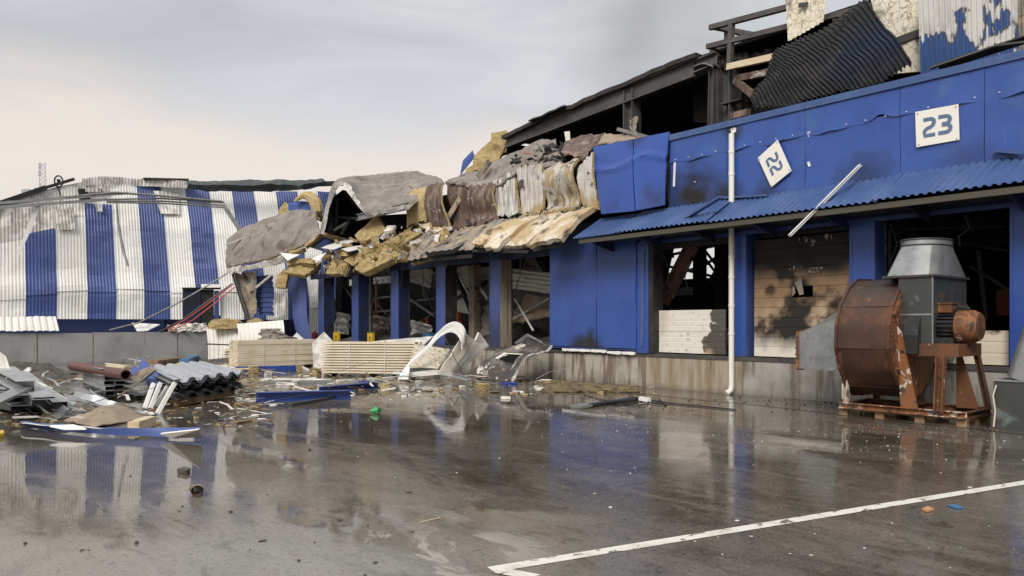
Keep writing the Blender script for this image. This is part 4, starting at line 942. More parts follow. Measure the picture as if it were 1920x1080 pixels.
# recessed plinth below the torn cladding, doorway
put('base_wall', MB().box((XS-1.2, -14, .9), (XS-.9, -5.3, 2.6)), M['blue_stripe'], ware)
put('base_wall', MB().box((XS-1.2, -5.29, .9), (XS-.9, 6, 2.2)), M['blue_dark'], ware)
dz = P(380, 543, x=XS+.1)
d1 = [P(343,543,x=XS+.12), P(376,542,x=XS+.12), P(376,612,x=XS+.12), P(343,612,x=XS+.12)]
put('door_leaf', MB().prism(d1, (-.06,0,0)), M['blue_dark'], ware)
put('doorway', MB().prism([P(377,543,x=XS+.08), P(401,543,x=XS+.08), P(401,612,x=XS+.08), P(377,612,x=XS+.08)], (-.3,0,0)), M['char'], ware)
put('door_frame', MB().bar(P(342,541,x=XS+.16), P(413,541,x=XS+.16), .10, .10), M['black'], ware)
put('cladding_panel', MB().prism([P(402,545,x=XS+.1), P(411,545,x=XS+.1), P(411,612,x=XS+.1), P(402,612,x=XS+.1)], (-.05,0,0)), M['blue_stripe'], ware)
# eaves: crumpled grey flashing, dark fallen roof edge
tp = [P(150,337,x=XS-1.2), P(200,334,x=XS-1.6), P(260,337,x=XS-1.8), P(330,341,x=XS-1.8), P(352,345,x=XS-1.8)]
mb = MB(); corrugated(mb, lambda u, v: smooth_at(tp, u) + Vector((.45 + .15*math.sin(u*9), 0, -.38*v + .05*nz3((u*6,v,1),1))), 40, 3, .03, (1,0,0))
put('crumpled_flashing', mb, M['grey_peel'], ware)
rl = [P(350,341,x=XS-1.2), P(420,340,x=XS-.9), P(500,338,x=XS-.8), P(560,339,x=XS-.8), P(605,336,x=XS-.8)]
put('sagging_gutter', MB().sheet(lambda u, v: smooth_at(rl, u) + Vector((.30*(1-abs(2*v-1)), 0, -(.34 + .25*math.sin(math.pi*u))*v + .10*nz3((u*9, v*2, 3), 1) + .05*nz3((u*24, v*3, 5), 1))), 40, 4, .04), M['dark_roof'], ware)
put('roof_edge_board', MB().bar(P(268,336,x=XS-1.6), P(352,338,x=XS-1.5), .5, .10), M['char'], ware)
put('roof_edge_board', MB().bar(P(600,345,x=XS-.9), P(660,343,x=XS-.9), .4, .25), M['char'], ware)
put('verge_trim', MB().bar(P(-20,388,x=XS-.1), P(85,352,x=XS-.5), .2, .22).bar(P(85,352,x=XS-.5), P(138,336,x=XS-.8), .2, .14), M['char'], ware)
for a, b in (((-30,383),(240,362)), ((-30,391),(200,374))):
    put('fallen_gutter', MB().bar(P(*a,x=XS+.9), P(*b,x=XS+.5), .12, .12), M['galv'], ware)
cb = MB()
for j, dy in enumerate((0, 5, 9)):
    cb.tube([P(200,374+dy*.6,x=XS+.6), P(300,372+dy,x=XS+.4), P(380,377+dy,x=XS+.4), P(419,380+dy,x=XS+.5), P(430,396+dy,x=XS+.7), P(448,424+dy,x=XS+1), P(474,446+dy*.3,x=XS+1.4)], .045, 6)
cb.tube([P(-30,387,x=XS+.8), P(120,370,x=XS+.7), P(215,361,x=XS+.6), P(290,366,x=XS+.5), P(418,378,x=XS+.5)], .06, 6)
put('sagging_conduit', cb, M['grey_metal'], ware, smooth=True, kind='stuff')
put('bent_metal_strip', MB().bar(P(73,380,x=XS+.6), P(52,436,x=XS+.6), .20, .04, (1,0,0)).bar(P(52,436,x=XS+.6), P(33,476,x=XS+.7), .15, .04, (1,0,0)), M['white'], ware)
put('bent_metal_strip', MB().tube([P(219,380,x=XS+.3), P(222,420,x=XS+.25), P(230,465,x=XS+.35), P(240,499,x=XS+.6)], [.03,.05,.07,.05], 6), M['grey_metal'], ware)
# round lamp on the roof edge, lattice mast far behind
lmp = thing('roof_lamp', 'round black lamp on a thin pole at the roof edge of the striped warehouse', 'lamp', P(112,352,x=XS-.6))
c = P(110, 340, x=XS-.6)
put('lamp_ring', MB().tube([c + Vector((.0, .17*math.cos(t*math.pi/8), .26*math.sin(t*math.pi/8))) for t in range(17)], .035, 6), M['black'], lmp, smooth=True)
put('lamp_body', MB().box(c-Vector((.05,.07,.12)), c+Vector((.05,.07,.10))), M['black'], lmp)
put('pole', MB().tube([c-Vector((0,0,.26)), P(113,372,x=XS-.6)], .03, 6), M['black'], lmp)
mast = thing('lattice_mast', 'lattice mast coloured pale as by haze far behind the striped warehouse', 'mast', P(80,607,d=160))
pale = mat('haze_paled_steel', (.50,.51,.54), .8)  # distance haze put into the steel's pale colour
bz = [P(80,400,d=160), P(80,306,d=160)]
for s in ((-.55,0),(.55,0)): put('mast_leg', MB().bar(bz[0]+RGT*s[0]*1.6, bz[1]+RGT*s[0], .16, .16), pale, mast)
mm = MB(); hgt = bz[1].z-bz[0].z
for i in range(12):
    w0 = .9 - .03*i; p = bz[0]+Vector((0,0,hgt*i/12)); q = bz[0]+Vector((0,0,hgt*(i+1)/12))
    mm.bar(p-RGT*w0*.7, q+RGT*w0*.7, .1, .1).bar(p+RGT*w0*.7, q-RGT*w0*.7, .1, .1)
for zf, r in ((.75, .75), (.9, .7), (.5,.6)): mm.box(bz[0]+Vector((-r,-r,hgt*zf)), bz[0]+Vector((-r*.3,-r*.3,hgt*zf+1.1)))
put('lattice', mm, pale, mast, kind='stuff')
single('distant_roof', MB().sheet(lambda u, v: P(40+70*u, 362 - v*(8+8*nz3((u*9,0,2),1)) , d=170), 24, 3, .5), mat('distant_grey_roofs', (.36,.36,.37), .9), 'faint grey roofs far behind the striped warehouse', 'roofs')['kind'] = 'structure'

# ------------------------------------------------------------------ retaining wall of the yard end
XR = -26.5
rw = thing('retaining_wall', 'low grey concrete retaining wall in front of the striped warehouse', 'wall', (XR, -8, 0))
cuts = [-20.0, P(0,650,x=XR).y-1.0, P(70,650,x=XR).y, P(175,650,x=XR).y, P(333,650,x=XR).y, P(400,650,x=XR).y, -1.5]
for i, (a, b) in enumerate(zip(cuts, cuts[1:])):
    put('concrete_panel', MB().box((XR-.3, a+.025, -.2), (XR + .01*(i%2), b-.025, 1.36 - .012*(i % 3))), M['concrete_grey'], rw)
put('joint_mortar', MB().box((XR-.28, cuts[0], -.2), (XR-.03, cuts[-1], 1.33)), M['concrete_tan'], rw)
put('platform', MB().box((XS+.1, -20, -.2), (XR-.31, -.05, .98)), M['concrete_grey'], rw)
# things lying on the wall
q = [P(-12,596,x=-26.9), P(104,594,x=-26.9), P(111,621,x=-26.4), P(-12,622,x=-26.4)]
mb = MB(); corrugated(mb, lambda u, v: bil(*q)(u, v) + Vector((0,0,.03*nz3((u*5,v,0),1))), 9, 4, .05, (1,0,.4), .03)
single('ribbed_sheet', mb, M['white_panel'], 'white ribbed panel lying on the left end of the grey retaining wall', 'sheet')
q = [P(247,606,x=-27.2), P(300,609,x=-27.2), P(276,621,x=-26.6), P(258,622,x=-26.6)]
single('white_sheet', MB().sheet(crumple(q,0,0,.08,1.5,4,out=(1,0,0)), 10, 6, .03), M['white'], 'torn white sheet behind the retaining wall below the cables', 'sheet')
q = [P(312,609,x=-27.2), P(388,606,x=-27), P(388,622,x=-26.4), P(318,622,x=-26.4)]
single('crumpled_foil', MB().sheet(crumple(q,0,0,.35,2.6,6,out=(1,0,.3)), 34, 10), M['white_panel'], 'crumpled white foil heaped on the retaining wall near the doorway', 'foil')
def cable(px_pts, xs, r, mt, label):
    single('cable', MB().tube([P(px, py, x=x) for (px, py), x in zip(px_pts, xs)], r, 6), M[mt], label, 'cable', 'cables hanging from the collapsed canopy', smooth=True)
cable(((205,619),(260,605),(330,570),(390,535),(428,511)), (-26.6,-26.7,-26.8,-26.6,-26.3), .04, 'grey_metal', 'highest grey cable sloping from the retaining wall to the collapsed canopy')
cable(((300,622),(345,598),(390,565),(436,532)), (-26.5,-26.5,-26.4,-26.2), .055, 'black', 'thick black cable sloping down onto the retaining wall')
cable(((314,618),(350,598),(395,566),(438,532)), (-26.4,-26.4,-26.3,-26.1), .03, 'red', 'upper of the two red cables sloping onto the retaining wall')
cable(((318,622),(362,600),(404,568),(440,538)), (-26.3,-26.3,-26.2,-26.0), .03, 'red', 'lower of the two red cables sloping onto the retaining wall')

# ------------------------------------------------------------------ collapsed canopy at the far corner
def curve_sheet(name, top, bot, mt, label, cat, th=.12, nu=26, nv=14, bulge=(0,0,0), amp=.05, sc=.9, seed=0, side=None, group=None, fold=0, nf=4):
    T_ = [P(x, y, **kw) for x, y, kw in top]; B_ = [P(x, y, **kw) for x, y, kw in bot]; bu = Vector(bulge)
    def fn(u, v):
        p = smooth_at(T_, u).lerp(smooth_at(B_, u), v)
        cr = amp*(.8*nz3(p, sc, seed) + .9*(.35 - abs(nz3(p, sc*1.5, seed+4))) + .30*(.3 - abs(nz3(p, sc*3.2, seed+8))) + .05*nz3(p, sc*8, seed))
        if fold: cr += fold*(abs(math.sin(math.pi*(nf*v + .8*nz3((u*2,v,seed),1.2)))) - .5)*math.sin(math.pi*min(1,v+.15))
        ed = min(u, 1-u, v, 1-v); rag = max(0, 1 - ed*12)
        return p + bu*math.sin(math.pi*v) + Vector((.3,-.6,.7))*cr + Vector((.6,.2,.8))*(rag*.10*nz3(p, 5, seed+2))
    return single(name, MB().sheet(fn, int(nu*2), int(nv*2), th, 0, 1), [M[mt], M[side or mt]], label, cat, group, smooth=True, sharp=24)
D = lambda d: dict(d=d)
curve_sheet('canopy_roof', [(452,452,D(38.6)),(478,432,D(38.6)),(515,413,D(38.4)),(560,402,D(38)),(590,402,D(37.5)),(606,414,D(37))],
            [(427,502,D(36.6)),(458,498,D(36.2)),(498,489,D(35.8)),(536,476,D(35.5)),(572,461,D(35.4)),(604,440,D(35.4))],
            'ash_fabric', 'ash grey collapsed canopy roof drooping at the far corner of the dock', 'canopy', bulge=(0,-.3,.55), amp=.12, side='wool', fold=.16, nf=3.4)
curve_sheet('canopy_edge', [(427,502,D(36.55)),(458,499,D(36.15)),(498,490,D(35.75)),(536,477,D(35.45)),(572,462,D(35.35))],
            [(428,512,D(36.6)),(462,508,D(36.2)),(500,500,D(35.9)),(530,492,D(35.7)),(560,474,D(35.5))],
            'grey_peel', 'torn pale edge flashing along the bottom of the drooping canopy roof', 'flashing', th=.05, nv=4, amp=.06)
curve_sheet('buckled_roof', [(618,398,dict(y=1.8)),(629,360,dict(y=2)),(641,346,dict(y=2)),(672,339,dict(y=2.2)),(715,333,dict(y=2.2)),(772,327,dict(y=2.2)),(812,336,dict(y=2)),(834,347,dict(y=1.6))],
            [(607,440,dict(y=-1.0)),(617,396,dict(y=-1.0)),(630,354,dict(y=-1.0)),(649,352,dict(y=-1.0)),(666,381,dict(y=-1.0)),(688,402,dict(y=-1.0)),(716,403,dict(y=-1.0)),(766,392,dict(y=-.9))],
            'ash_fabric', 'buckled grey roof sheet arched like a tent above the far dock bays', 'roof sheet', th=.16, nu=40, nv=16, bulge=(0,0,.12), amp=.09, seed=4, fold=.09, nf=2.6, side='grey_peel')
single('fallen_gutter', MB().channel(P(672,414,y=-.9), P(768,393,y=-.8), .12, .26, .02), M['galv'], 'pale metal gutter along the lower edge of the arched grey roof sheet', 'gutter')
single('fallen_truss', MB().bar(P(617,407,y=.2), P(690,410,y=.3), .12, .1).bar(P(640,438,y=-.2), P(657,408,y=.3), .1, .1).bar(P(630,430,y=.5), P(632,370,y=.5), .1, .1).bar(P(626,432,y=-.5), P(650,418,y=-.2), .12, .08), M['galv_dark'], 'grey steel struts exposed under the arched roof sheet', 'strut')
bk = MB().prism([P(604,440,y=1.2), P(622,372,y=1.6), P(642,356,y=1.6), P(664,385,y=1.6), P(690,405,y=1.6), P(775,400,y=1.6), P(790,445,y=1.2), P(610,470,y=1.2)], (0,.2,0))
put('dark_gap_backing', bk, M['char_black'], dock)  # black sheet standing in for the dark space under the arched roof
# hanging skins below the drooping canopy
curve_sheet('hanging_sheet', [(437,512,D(37)),(452,512,D(37)),(470,510,D(36.6)),(482,508,D(36.6))], [(462,590,D(37)),(466,597,D(37)),(474,600,D(36.8)),(482,588,D(36.8))],
            'ash_panel', 'crumpled grey metal sheet hanging below the drooping canopy roof', 'metal sheet', th=.03, amp=.22, sc=1.6)
single('metal_strut', MB().channel(P(437,514,d=36.9), P(464,600,d=36.9), .25, .12, .02), M['grey_metal'], 'grey metal strut hanging at the far tip of the drooping canopy roof', 'strut')
q = [P(478,522,d=37.4), P(514,515,d=37.4), P(514,592,d=37.3), P(486,590,d=37.3)]
mb = MB(); corrugated(mb, lambda u, v: bil(q[0],q[3],q[2],q[1])(u, v) + Vector((0,-.3*math.sin(math.pi*v),0)) + Vector((0,.15*nz3((u*3,v*3,1),1.2),0)), 8, 10, .07, (.4,-.9,0))
single('blue_cladding', mb, M['blue_stripe'], 'buckled blue ribbed cladding sheet under the drooping canopy roof', 'cladding')
q = [P(515,535,d=36.9), P(534,528,d=36.9), P(536,590,d=36.8), P(516,596,d=36.8)]
mb = MB(); corrugated(mb, lambda u, v: bil(*q)(u, v), 5, 4, .05, (.6,-.8,0)); single('grey_cladding', mb, M['grey_peel'], 'narrow grey ribbed cladding strip beside the bent blue corner column', 'cladding')
single('metal_bar', MB().channel(P(482,541,d=36.0), P(512,516,d=36.0), .16, .08, .02), M['white'], 'short white metal bar poking out below the drooping canopy roof', 'bar')
single('metal_bar', MB().channel(P(425,459,d=36.4), P(468,443,d=37.0), .10, .06, .02), M['white'], 'thin white metal bar sticking out left of the drooping canopy roof', 'bar')
put('interior_cladding', MB().prism([P(567,532,y=3.4), P(585,532,y=3.4), P(587,602,y=3.4), P(567,602,y=3.4)], (0,.06,0)), M['blue_stripe'], dock)
put('interior_cladding', MB().prism([P(586,526,y=3.45), P(601,526,y=3.45), P(603,603,y=3.45), P(588,603,y=3.45)], (0,.06,0)), M['white_panel'], dock)
put('interior_cladding', MB().prism([P(560,606,y=3.0), P(632,604,y=3.0), P(632,628,y=3.0), P(560,628,y=3.0)], (0,.06,0)), M['white_panel'], dock)

# ------------------------------------------------------------------ loose slabs and wool on the collapsed canopy
GW = 'insulation slabs on the collapsed canopy'
def chunk(q, d, th, mt, label, name='wool_slab', cat='insulation slab', side=None, group=GW, tilt=0.0, rough=.03):
    """irregular slab with a rough, layered outline; tilt leans its top back by tilt m"""
    base = []
    n = len(q); ys = [p[1] for p in q]; ymin, ymax = min(ys), max(ys)
    for x, y in q:
        lean_ = tilt*(ymax - y)/max(1, ymax - ymin)
        base.append(P(x, y, y=d + lean_) if d < 2 else P(x, y, d=d + lean_))
    pts = []
    for i, p in enumerate(base):
        r = base[(i+1) % n]; k = max(1, int((r-p).length/.22))
        for j in range(k):
            w = p.lerp(r, j/k)
            if j: w = w + Vector((nz3(w,3,1), nz3(w,3,5), nz3(w,3,9)))*rough*1.6
            pts.append(w)
    mb = MB(); nn = (base[1]-base[0]).cross(base[2]-base[0]).normalized()
    c = sum(base, Vector((0,0,0)))/n
    if nn.dot(CAM - c) > 0: nn = -nn
    k = len(pts); lay = 5
    ctr = [c + (p-c)*.55 - nn*(.0 + rough*nz3(p,2.5,4)) for p in pts]
    vs_ = [c - nn*rough*.3] + ctr + pts
    fs = [(0, 1+i, 1+(i+1)%k) for i in range(k)] + [(1+i, 1+k+i, 1+k+(i+1)%k, 1+(i+1)%k) for i in range(k)]
    for l in range(1, lay+1):
        vs_ += [c + (p-c)*(1 + (.03 if l % 2 else -.045)*(1 if l < lay else 0)) + nn*(th*l/lay) + Vector((nz3(p,4,l), nz3(p,4,l+3), nz3(p,4,l+6)))*rough*.5 for p in pts]
    mb.add(vs_, fs, 0)
    for l in range(lay):
        o0 = 1+k+l*k; o1 = o0+k
        for i in range(k): mb.f.append([o0+i, o1+i, o1+(i+1)%k, o0+(i+1)%k]); mb.m.append(1)
    mb.f.append([1+k+lay*k+i for i in range(k)]); mb.m.append(1)
    return single(name, mb, [M[mt], M[side or mt]], label, cat, group)
W = [
 (((665,441),(706,403),(725,434),(677,455)), -.9, .25, 'wool', 'tilted square wool slab standing up below the arched grey roof sheet', None, .6),
 (((722,455),(790,413),(806,416),(806,426),(743,463)), -.75, .3, 'wool', 'long ragged wool slab sloping up to the upright wool panel', None, .8),
 (((665,504),(690,470),(727,449),(748,479),(712,496),(681,511)), -1.3, .3, 'wool', 'big folded triangular wool slab hanging over the dock edge', None, .9),
 (((747,475),(796,438),(801,443),(757,484),(745,486)), -1.15, .22, 'ash_panel', 'scorched grey faced slab just right of the folded wool slab', 'wool', .8),
 (((771,494),(804,439),(845,441),(806,484)), -1.25, .14, 'ash_panel', 'ash brown flat slab sloping over the dock edge above the fourth column', 'wool', 1.0),
 (((610,513),(626,478),(650,494),(641,514)), -1.1, .25, 'wool', 'wool slab hanging over the lintel just right of the blue post stub', None, .5),
 (((631,469),(651,468),(651,480),(632,481)), -.9, .3, 'wool', 'small wool block under the left white sheet', None, .1),
 (((643,488),(679,470),(683,482),(661,498)), -1.0, .3, 'wool', 'crumbling wool block between the white sheet and the folded slab', None, .3),
 (((672,470),(690,462),(694,472),(676,480)), -.9, .25, 'wool', 'small wool lump under the right white sheet', None, .2),
 (((517,539),(519,516),(534,503),(540,512),(535,540)), 35.0, .3, 'wool', 'wool strip dangling down at the bent blue corner column', None, .1),
 (((534,510),(548,497),(585,499),(610,487),(571,515)), 34.9, .25, 'wool', 'flat wool slab at the lintel end near the corner column', None, .6),
 (((536,490),(561,482),(562,493),(539,498)), 35.1, .3, 'wool', 'left wool block under the torn white scraps', None, .2),
 (((562,486),(587,483),(588,495),(563,492)), 34.9, .3, 'wool', 'right wool block under the torn white scraps', None, .2),
 (((541,470),(566,462),(574,466),(548,474)), 35.2, .2, 'wool', 'thin wool piece on top of the torn white scraps', None, .4),
 (((460,437),(477,422),(497,426),(478,442)), 37.8, .25, 'wool_pale', 'yellow wool slab stuck at the left of the drooping canopy roof', None, .4),
 (((517,411),(524,392),(534,379),(545,385),(542,404)), 38.2, .35, 'wool', 'ragged wool lump left of the small blue panel on the canopy roof', None, .2),
 (((585,404),(588,384),(598,388),(603,402),(600,412)), 38.0, .35, 'wool', 'ragged wool lump right of the small blue panel on the canopy roof', None, .2),
 (((540,402),(560,399),(585,402),(580,412),(548,413)), 37.6, .3, 'wool', 'crumbled wool bed below the small blue panel on the canopy roof', None, .6),
 (((786,424),(806,416),(830,427),(842,434),(815,436)), -.6, .25, 'wool_burnt', 'burnt wool piece below the rusty fascia panels', None, .6),
 (((720,438),(733,432),(738,438),(724,444)), -.4, .25, 'wool', 'small wool lump behind the tilted square wool slab', None, .1),
]
for q, d, th, mt, lab, side, tilt in W: chunk(q, d, th, mt, lab, side=side, tilt=tilt)
chunk(((517,455),(533,429),(563,419),(553,434),(540,446),(526,459)), 36.55, .05, 'blue', 'torn bright blue panel shard lying on the drooping canopy roof', 'blue_shard', 'panel shard', group=None, tilt=1.3, rough=.01)
chunk(((541,381),(563,377),(584,379),(584,403),(541,404)), 38.3, .06, 'blue', 'small upright blue panel on top of the drooping canopy roof', 'blue_sheet', 'sheet', group=None, rough=.01)
chunk(((571,459),(603,434),(650,447),(614,472)), 34.9, .06, 'blue_dark', 'dark blue roof panel slab with wool edge left of the white sheets', 'blue_sheet', 'sheet', group=None, tilt=1.2, rough=.01)
chunk(((571,458),(603,433),(606,437),(575,461)), 34.8, .2, 'wool', 'left wool edge strip of the dark blue roof panel', tilt=.8); chunk(((603,434),(650,447),(646,451),(603,438)), 35.2, .2, 'wool', 'right wool edge strip of the dark blue roof panel', tilt=.3)
rg = [P(552,378,d=38.0)] + [P(572 + 24*math.cos(t), 402 - 36*math.sin(t), d=38.0) for t in (2.2,1.9,1.6,1.3,1.0,.7,.4,.1)]
single('wool_ring', MB().tube(rg, [.06,.1,.14,.2,.26,.3,.32,.32,.28], 7), M['wool_pale'], 'arched strip of yellow wool curling over the small blue panel', 'insulation strip', GW)
for q, d, lab, t in ((((603,464),(645,449),(671,450),(626,467)), -1.3, 'left of two white sheets resting on the wool below the arched roof', 1.6), (((638,466),(700,456),(686,463),(654,471)), -1.25, 'right of two white sheets resting on the wool below the arched roof', 1.5),
                  (((526,474),(562,477),(540,488)), 34.7, 'torn white scrap on the wool at the far corner', .7), (((584,485),(614,472),(598,489)), 34.0, 'torn white scrap by the blue post stub', .7)):
    chunk(q, d, .04, 'white', lab, 'white_sheet', 'sheet', group='white sheets on the collapsed canopy', tilt=t, rough=.012)
put('post_stub', MB().bar(P(616,465,y=-.3), P(612,512,y=-.3), .45, .3, (1,0,0)), M['blue_column'], dock)
# crumpled membrane and torn sheets over the burnt fascia
curve_sheet('draped_membrane', [(836,345,dict(y=.6)),(880,326,dict(y=1.4)),(930,304,dict(y=2.0)),(975,284,dict(y=2.4)),(1015,267,dict(y=2.6)),(1042,268,dict(y=2.4))],
            [(842,348,dict(y=-.15)),(884,352,dict(y=-.2)),(930,352,dict(y=-.2)),(972,326,dict(y=-.15)),(1020,316,dict(y=-.1)),(1056,312,dict(y=0))],
            'ash_fabric', 'crumpled ash grey membrane draped over the burnt fascia panels', 'membrane', th=.05, nu=44, nv=18, amp=.12, sc=.8, seed=7, fold=.20, nf=2.3)
curve_sheet('brown_sheet', [(1060,268,dict(y=1.6)),(1095,258,dict(y=1.8)),(1134,254,dict(y=1.8))], [(1053,288,dict(y=.2)),(1082,296,dict(y=.1)),(1092,303,dict(y=.1))], 'rust_panel', 'rusty brown sheet wedged between membrane and blue fascia', 'sheet', th=.05, amp=.06)
curve_sheet('tan_sheet', [(1133,254,dict(y=1.2)),(1165,254,dict(y=1.2)),(1203,258,dict(y=1.2))], [(1118,276,dict(y=.1)),(1150,270,dict(y=.1)),(1188,264,dict(y=.1))], 'tan_sheet', 'tan torn sheet lying behind the top of the hanging blue panel', 'sheet', th=.04, amp=.06)
single('metal_sliver', MB().bar(P(1158,242,y=1.0), P(1218,258,y=.9), .06, .10), M['grey_metal'], 'thin dark metal sliver sticking up behind the blue fascia end', 'sliver')
single('white_scrap', MB().prism([P(1058,247,y=1.5),P(1066,246,y=1.5),P(1067,264,y=1.5),P(1061,266,y=1.5)], (.02,.04,0)), M['white_panel'], 'small white scrap standing on the rusty brown sheet', 'scrap')
single('bent_strip', MB().tube([P(1008,268,y=1.7), P(1022,284,y=1.2), P(1040,298,y=.8), P(1054,306,y=.6)], .07, 6), M['ash_fabric'], 'grey bent strip crossing the draped membrane', 'strip', smooth=True)
for a, lab in ((0, 'upper red wire lying over the draped membrane'), (5, 'lower red wire lying over the draped membrane')):
    single('wire', MB().tube([P(982,288+a,y=1.3), P(992,287+a,y=1.2), P(1008,300+a,y=.8), P(1022,312+a,y=.3)], .025, 5), M['red'], lab, 'wire', 'red wires on the membrane', smooth=True)
single('scrap_heap', MB().sheet(lambda u, v: P(1018+44*u, 272+36*v+8*nz3((u*5,v*5,1),1.2), y=1.6-1.3*v+.35*nz3((u*7,v*7,3),1)), 30, 22, .03), M['char'], 'dark mangled scrap behind the draped membrane', 'scrap')
GU = 'wool slabs at the hall corner'
for q, d, mt, lab in ((((921,249),(936,247),(951,244),(950,284),(931,291),(919,277)), 33.3, 'wool', 'topmost wool slab at the burnt hall corner'), (((889,292),(918,265),(946,276),(931,313),(886,320)), 33.0, 'wool', 'middle wool slab at the burnt hall corner'),
        (((868,334),(874,316),(893,305),(896,326)), 32.9, 'wool', 'lowest wool slab at the burnt hall corner')): chunk(q, d, .3, mt, lab, group=GU, tilt=.4)
chunk(((863,328),(868,301),(886,282),(890,294),(876,312)), 33.4, .08, 'blue', 'blue panel shard at the burnt hall corner', 'blue_shard', 'panel shard', group=None, rough=.01)
single('lath', MB().bar(P(896,332,y=.3), P(918,302,y=.8), .05, .22), M['ash_panel'], 'grey lath stuck in the membrane near the hall corner', 'lath')
single('lath', MB().bar(P(838,412,y=-.2), P(868,364,y=-.1), .06, .22), M['ash_panel'], 'grey lath leaning across the rusty fascia panels', 'lath')
# ------------------------------------------------------------------ industrial fan on its pallet
fan = thing('industrial_fan', 'large rusted industrial centrifugal fan with grey hood and electric motor on a pallet', 'fan', (5.0,-1.6,.145))
YC = -1.60
prof = [(-.70,2.56),(-1.20,2.60),(-1.72,2.58),(-2.06,2.40),(-2.38,2.06),(-2.52,1.70),(-2.54,1.30),(-2.40,.92),(-2.12,.58),(-1.86,.40),(-1.30,.38),(-.85,.62),(-.62,1.1),(-.58,1.9)]
def dense(p, k=3):
    v = [Vector((0,a,b)) for a, b in p]; n = len(v); out = []
    for i in range(n):
        for j in range(k): out.append(v[i].lerp(v[(i+1)%n], j/k))
    return out
pr = dense(prof, 3)
X0, X1 = 4.02, 4.98
mb = MB(); n = len(pr); nx = 8
vs_ = []
for j in range(nx+1):
    x = X0 + (X1-X0)*j/nx
    for p in pr: vs_.append(Vector((x, p.y - .012*nz3((x,p.y,p.z),2.2), p.z + .012*nz3((x,p.y,p.z),2.2,4))))
mb.add(vs_, [(j*n+i, j*n+(i+1)%n, (j+1)*n+(i+1)%n, (j+1)*n+i) for j in range(nx) for i in range(n)])
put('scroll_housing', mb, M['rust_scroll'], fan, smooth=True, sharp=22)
ins = [Vector((X1+.03, YC+(p.y-YC)*.985, 1.48+(p.z-1.48)*.985)) for p in pr]
put('side_plate', MB().prism(ins, (-.05,0,0)), M['rust_facet'], fan)
put('side_plate', MB().prism([Vector((X0+.005, p.y, p.z)) for p in ins], (-.03,0,0)), M['rust'], fan)
def rim(x):
    mb = MB()
    for i in range(n):
        p, q = pr[i], pr[(i+1)%n]; o_ = lambda r: Vector((x, YC+(r.y-YC)*1.012, 1.48+(r.z-1.48)*1.012))
        mb.bar(o_(p), o_(q), .05, .05)
    return mb
put('rim_angle', rim(X1+.0), M['rust_scroll'], fan); put('rim_angle', rim(X0), M['rust_scroll'], fan)
put('plate_rib', MB().bar((X1+.05,-2.46,1.9),(X1+.05,-2.2,2.15),.05,.05).bar((X1+.05,-2.3,.95),(X1+.05,-1.9,.55),.05,.05), M['rust_orange'], fan)
# intake box and hood
put('intake_box', MB().box((4.97,-2.12,1.35),(5.54,-.52,2.58)), M['galv_dark'], fan)
put('box_flange', MB().box((4.70,-2.16,2.581),(5.58,-.48,2.62)), M['galv_dark'], fan)
bs = []; tp_ = []
K = 32
for i in range(K):
    a = 2*math.pi*(i+.5)/K; ca, sa = math.cos(a), math.sin(a)
    s = 1/max(abs(ca), abs(sa))
    bs.append(Vector((5.14 + .43*ca*s, -1.32 + .83*sa*s, 2.622))); tp_.append(Vector((5.14 + .40*ca, -1.32 + .58*sa, 3.18)))
mb = MB(); mb.add(bs + tp_, [(i, (i+1)%K, K+(i+1)%K, K+i) for i in range(K)])
mb.add([p for p in tp_] + [p + Vector((0,0,.11)) for p in tp_], [(i, (i+1)%K, K+(i+1)%K, K+i) for i in range(K)])
mb.add([p + Vector((0,0,.11)) - (p-Vector((5.14,-1.32,p.z)))*.06 for p in tp_] + [p - (p-Vector((5.14,-1.32,p.z)))*.06 for p in tp_], [(i, (i+1)%K, K+(i+1)%K, K+i) for i in range(K)])
put('outlet_hood', mb, M['galv'], fan, smooth=True, sharp=25)
put('hood_ring', MB().tube([p + Vector((0,0,.005)) + (p-Vector((5.14,-1.32,p.z)))*.01 for p in tp_ + tp_[:1]], .014, 5, False), M['galv_dark'], fan)
put('hood_ring', MB().tube([p + Vector((0,0,.108)) + (p-Vector((5.14,-1.32,p.z)))*.01 for p in tp_ + tp_[:1]], .016, 5, False), M['galv_dark'], fan)
# side duct tapering to a flange
m0 = [Vector((3.02,y,z)) for y, z in ((-2.10,.84),(-2.10,1.56),(-1.35,1.68),(-1.35,.84))]
m1 = [Vector((3.985,y,z)) for y, z in ((-2.34,.86),(-2.34,1.86),(-1.50,2.34),(-1.30,.86))]
mb = MB(); nn = 10
rings = [[a.lerp(b, t/nn) + Vector((0, 0, .012*math.sin(t*2.2))) for a, b in zip(m0, m1)] for t in range(nn+1)]
mb.add([p for r in rings for p in r], [(t*4+i, t*4+(i+1)%4, (t+1)*4+(i+1)%4, (t+1)*4+i) for t in range(nn) for i in range(4)])
put('inlet_duct', mb, M['galv'], fan)
put('duct_flange', MB().prism([Vector((3.02,-1.7+(p.y+1.7)*1.08,1.23+(p.z-1.23)*1.06)) for p in m0], (-.04,0,0)), M['rust'], fan)
bl = MB()
for i in range(0, n, 2):
    p = pr[i]; c = Vector((X1+.035, YC+(p.y-YC)*.965, 1.48+(p.z-1.48)*.965)); bl.box(c-Vector((.0,.014,.014)), c+Vector((.02,.014,.014)))
for i in range(8):
    for z in (2.59,): bl.box((4.74+i*.11, -2.175, z), (4.765+i*.11, -2.16, z+.022))
for i in range(6):
    c = m0[0].lerp(m0[1], (i+.5)/6); bl.box(c-Vector((.055,.05,.012)), c+Vector((-.04,-.03,.012)))
put('flange_bolt', bl, M['rust'], fan, kind='stuff')
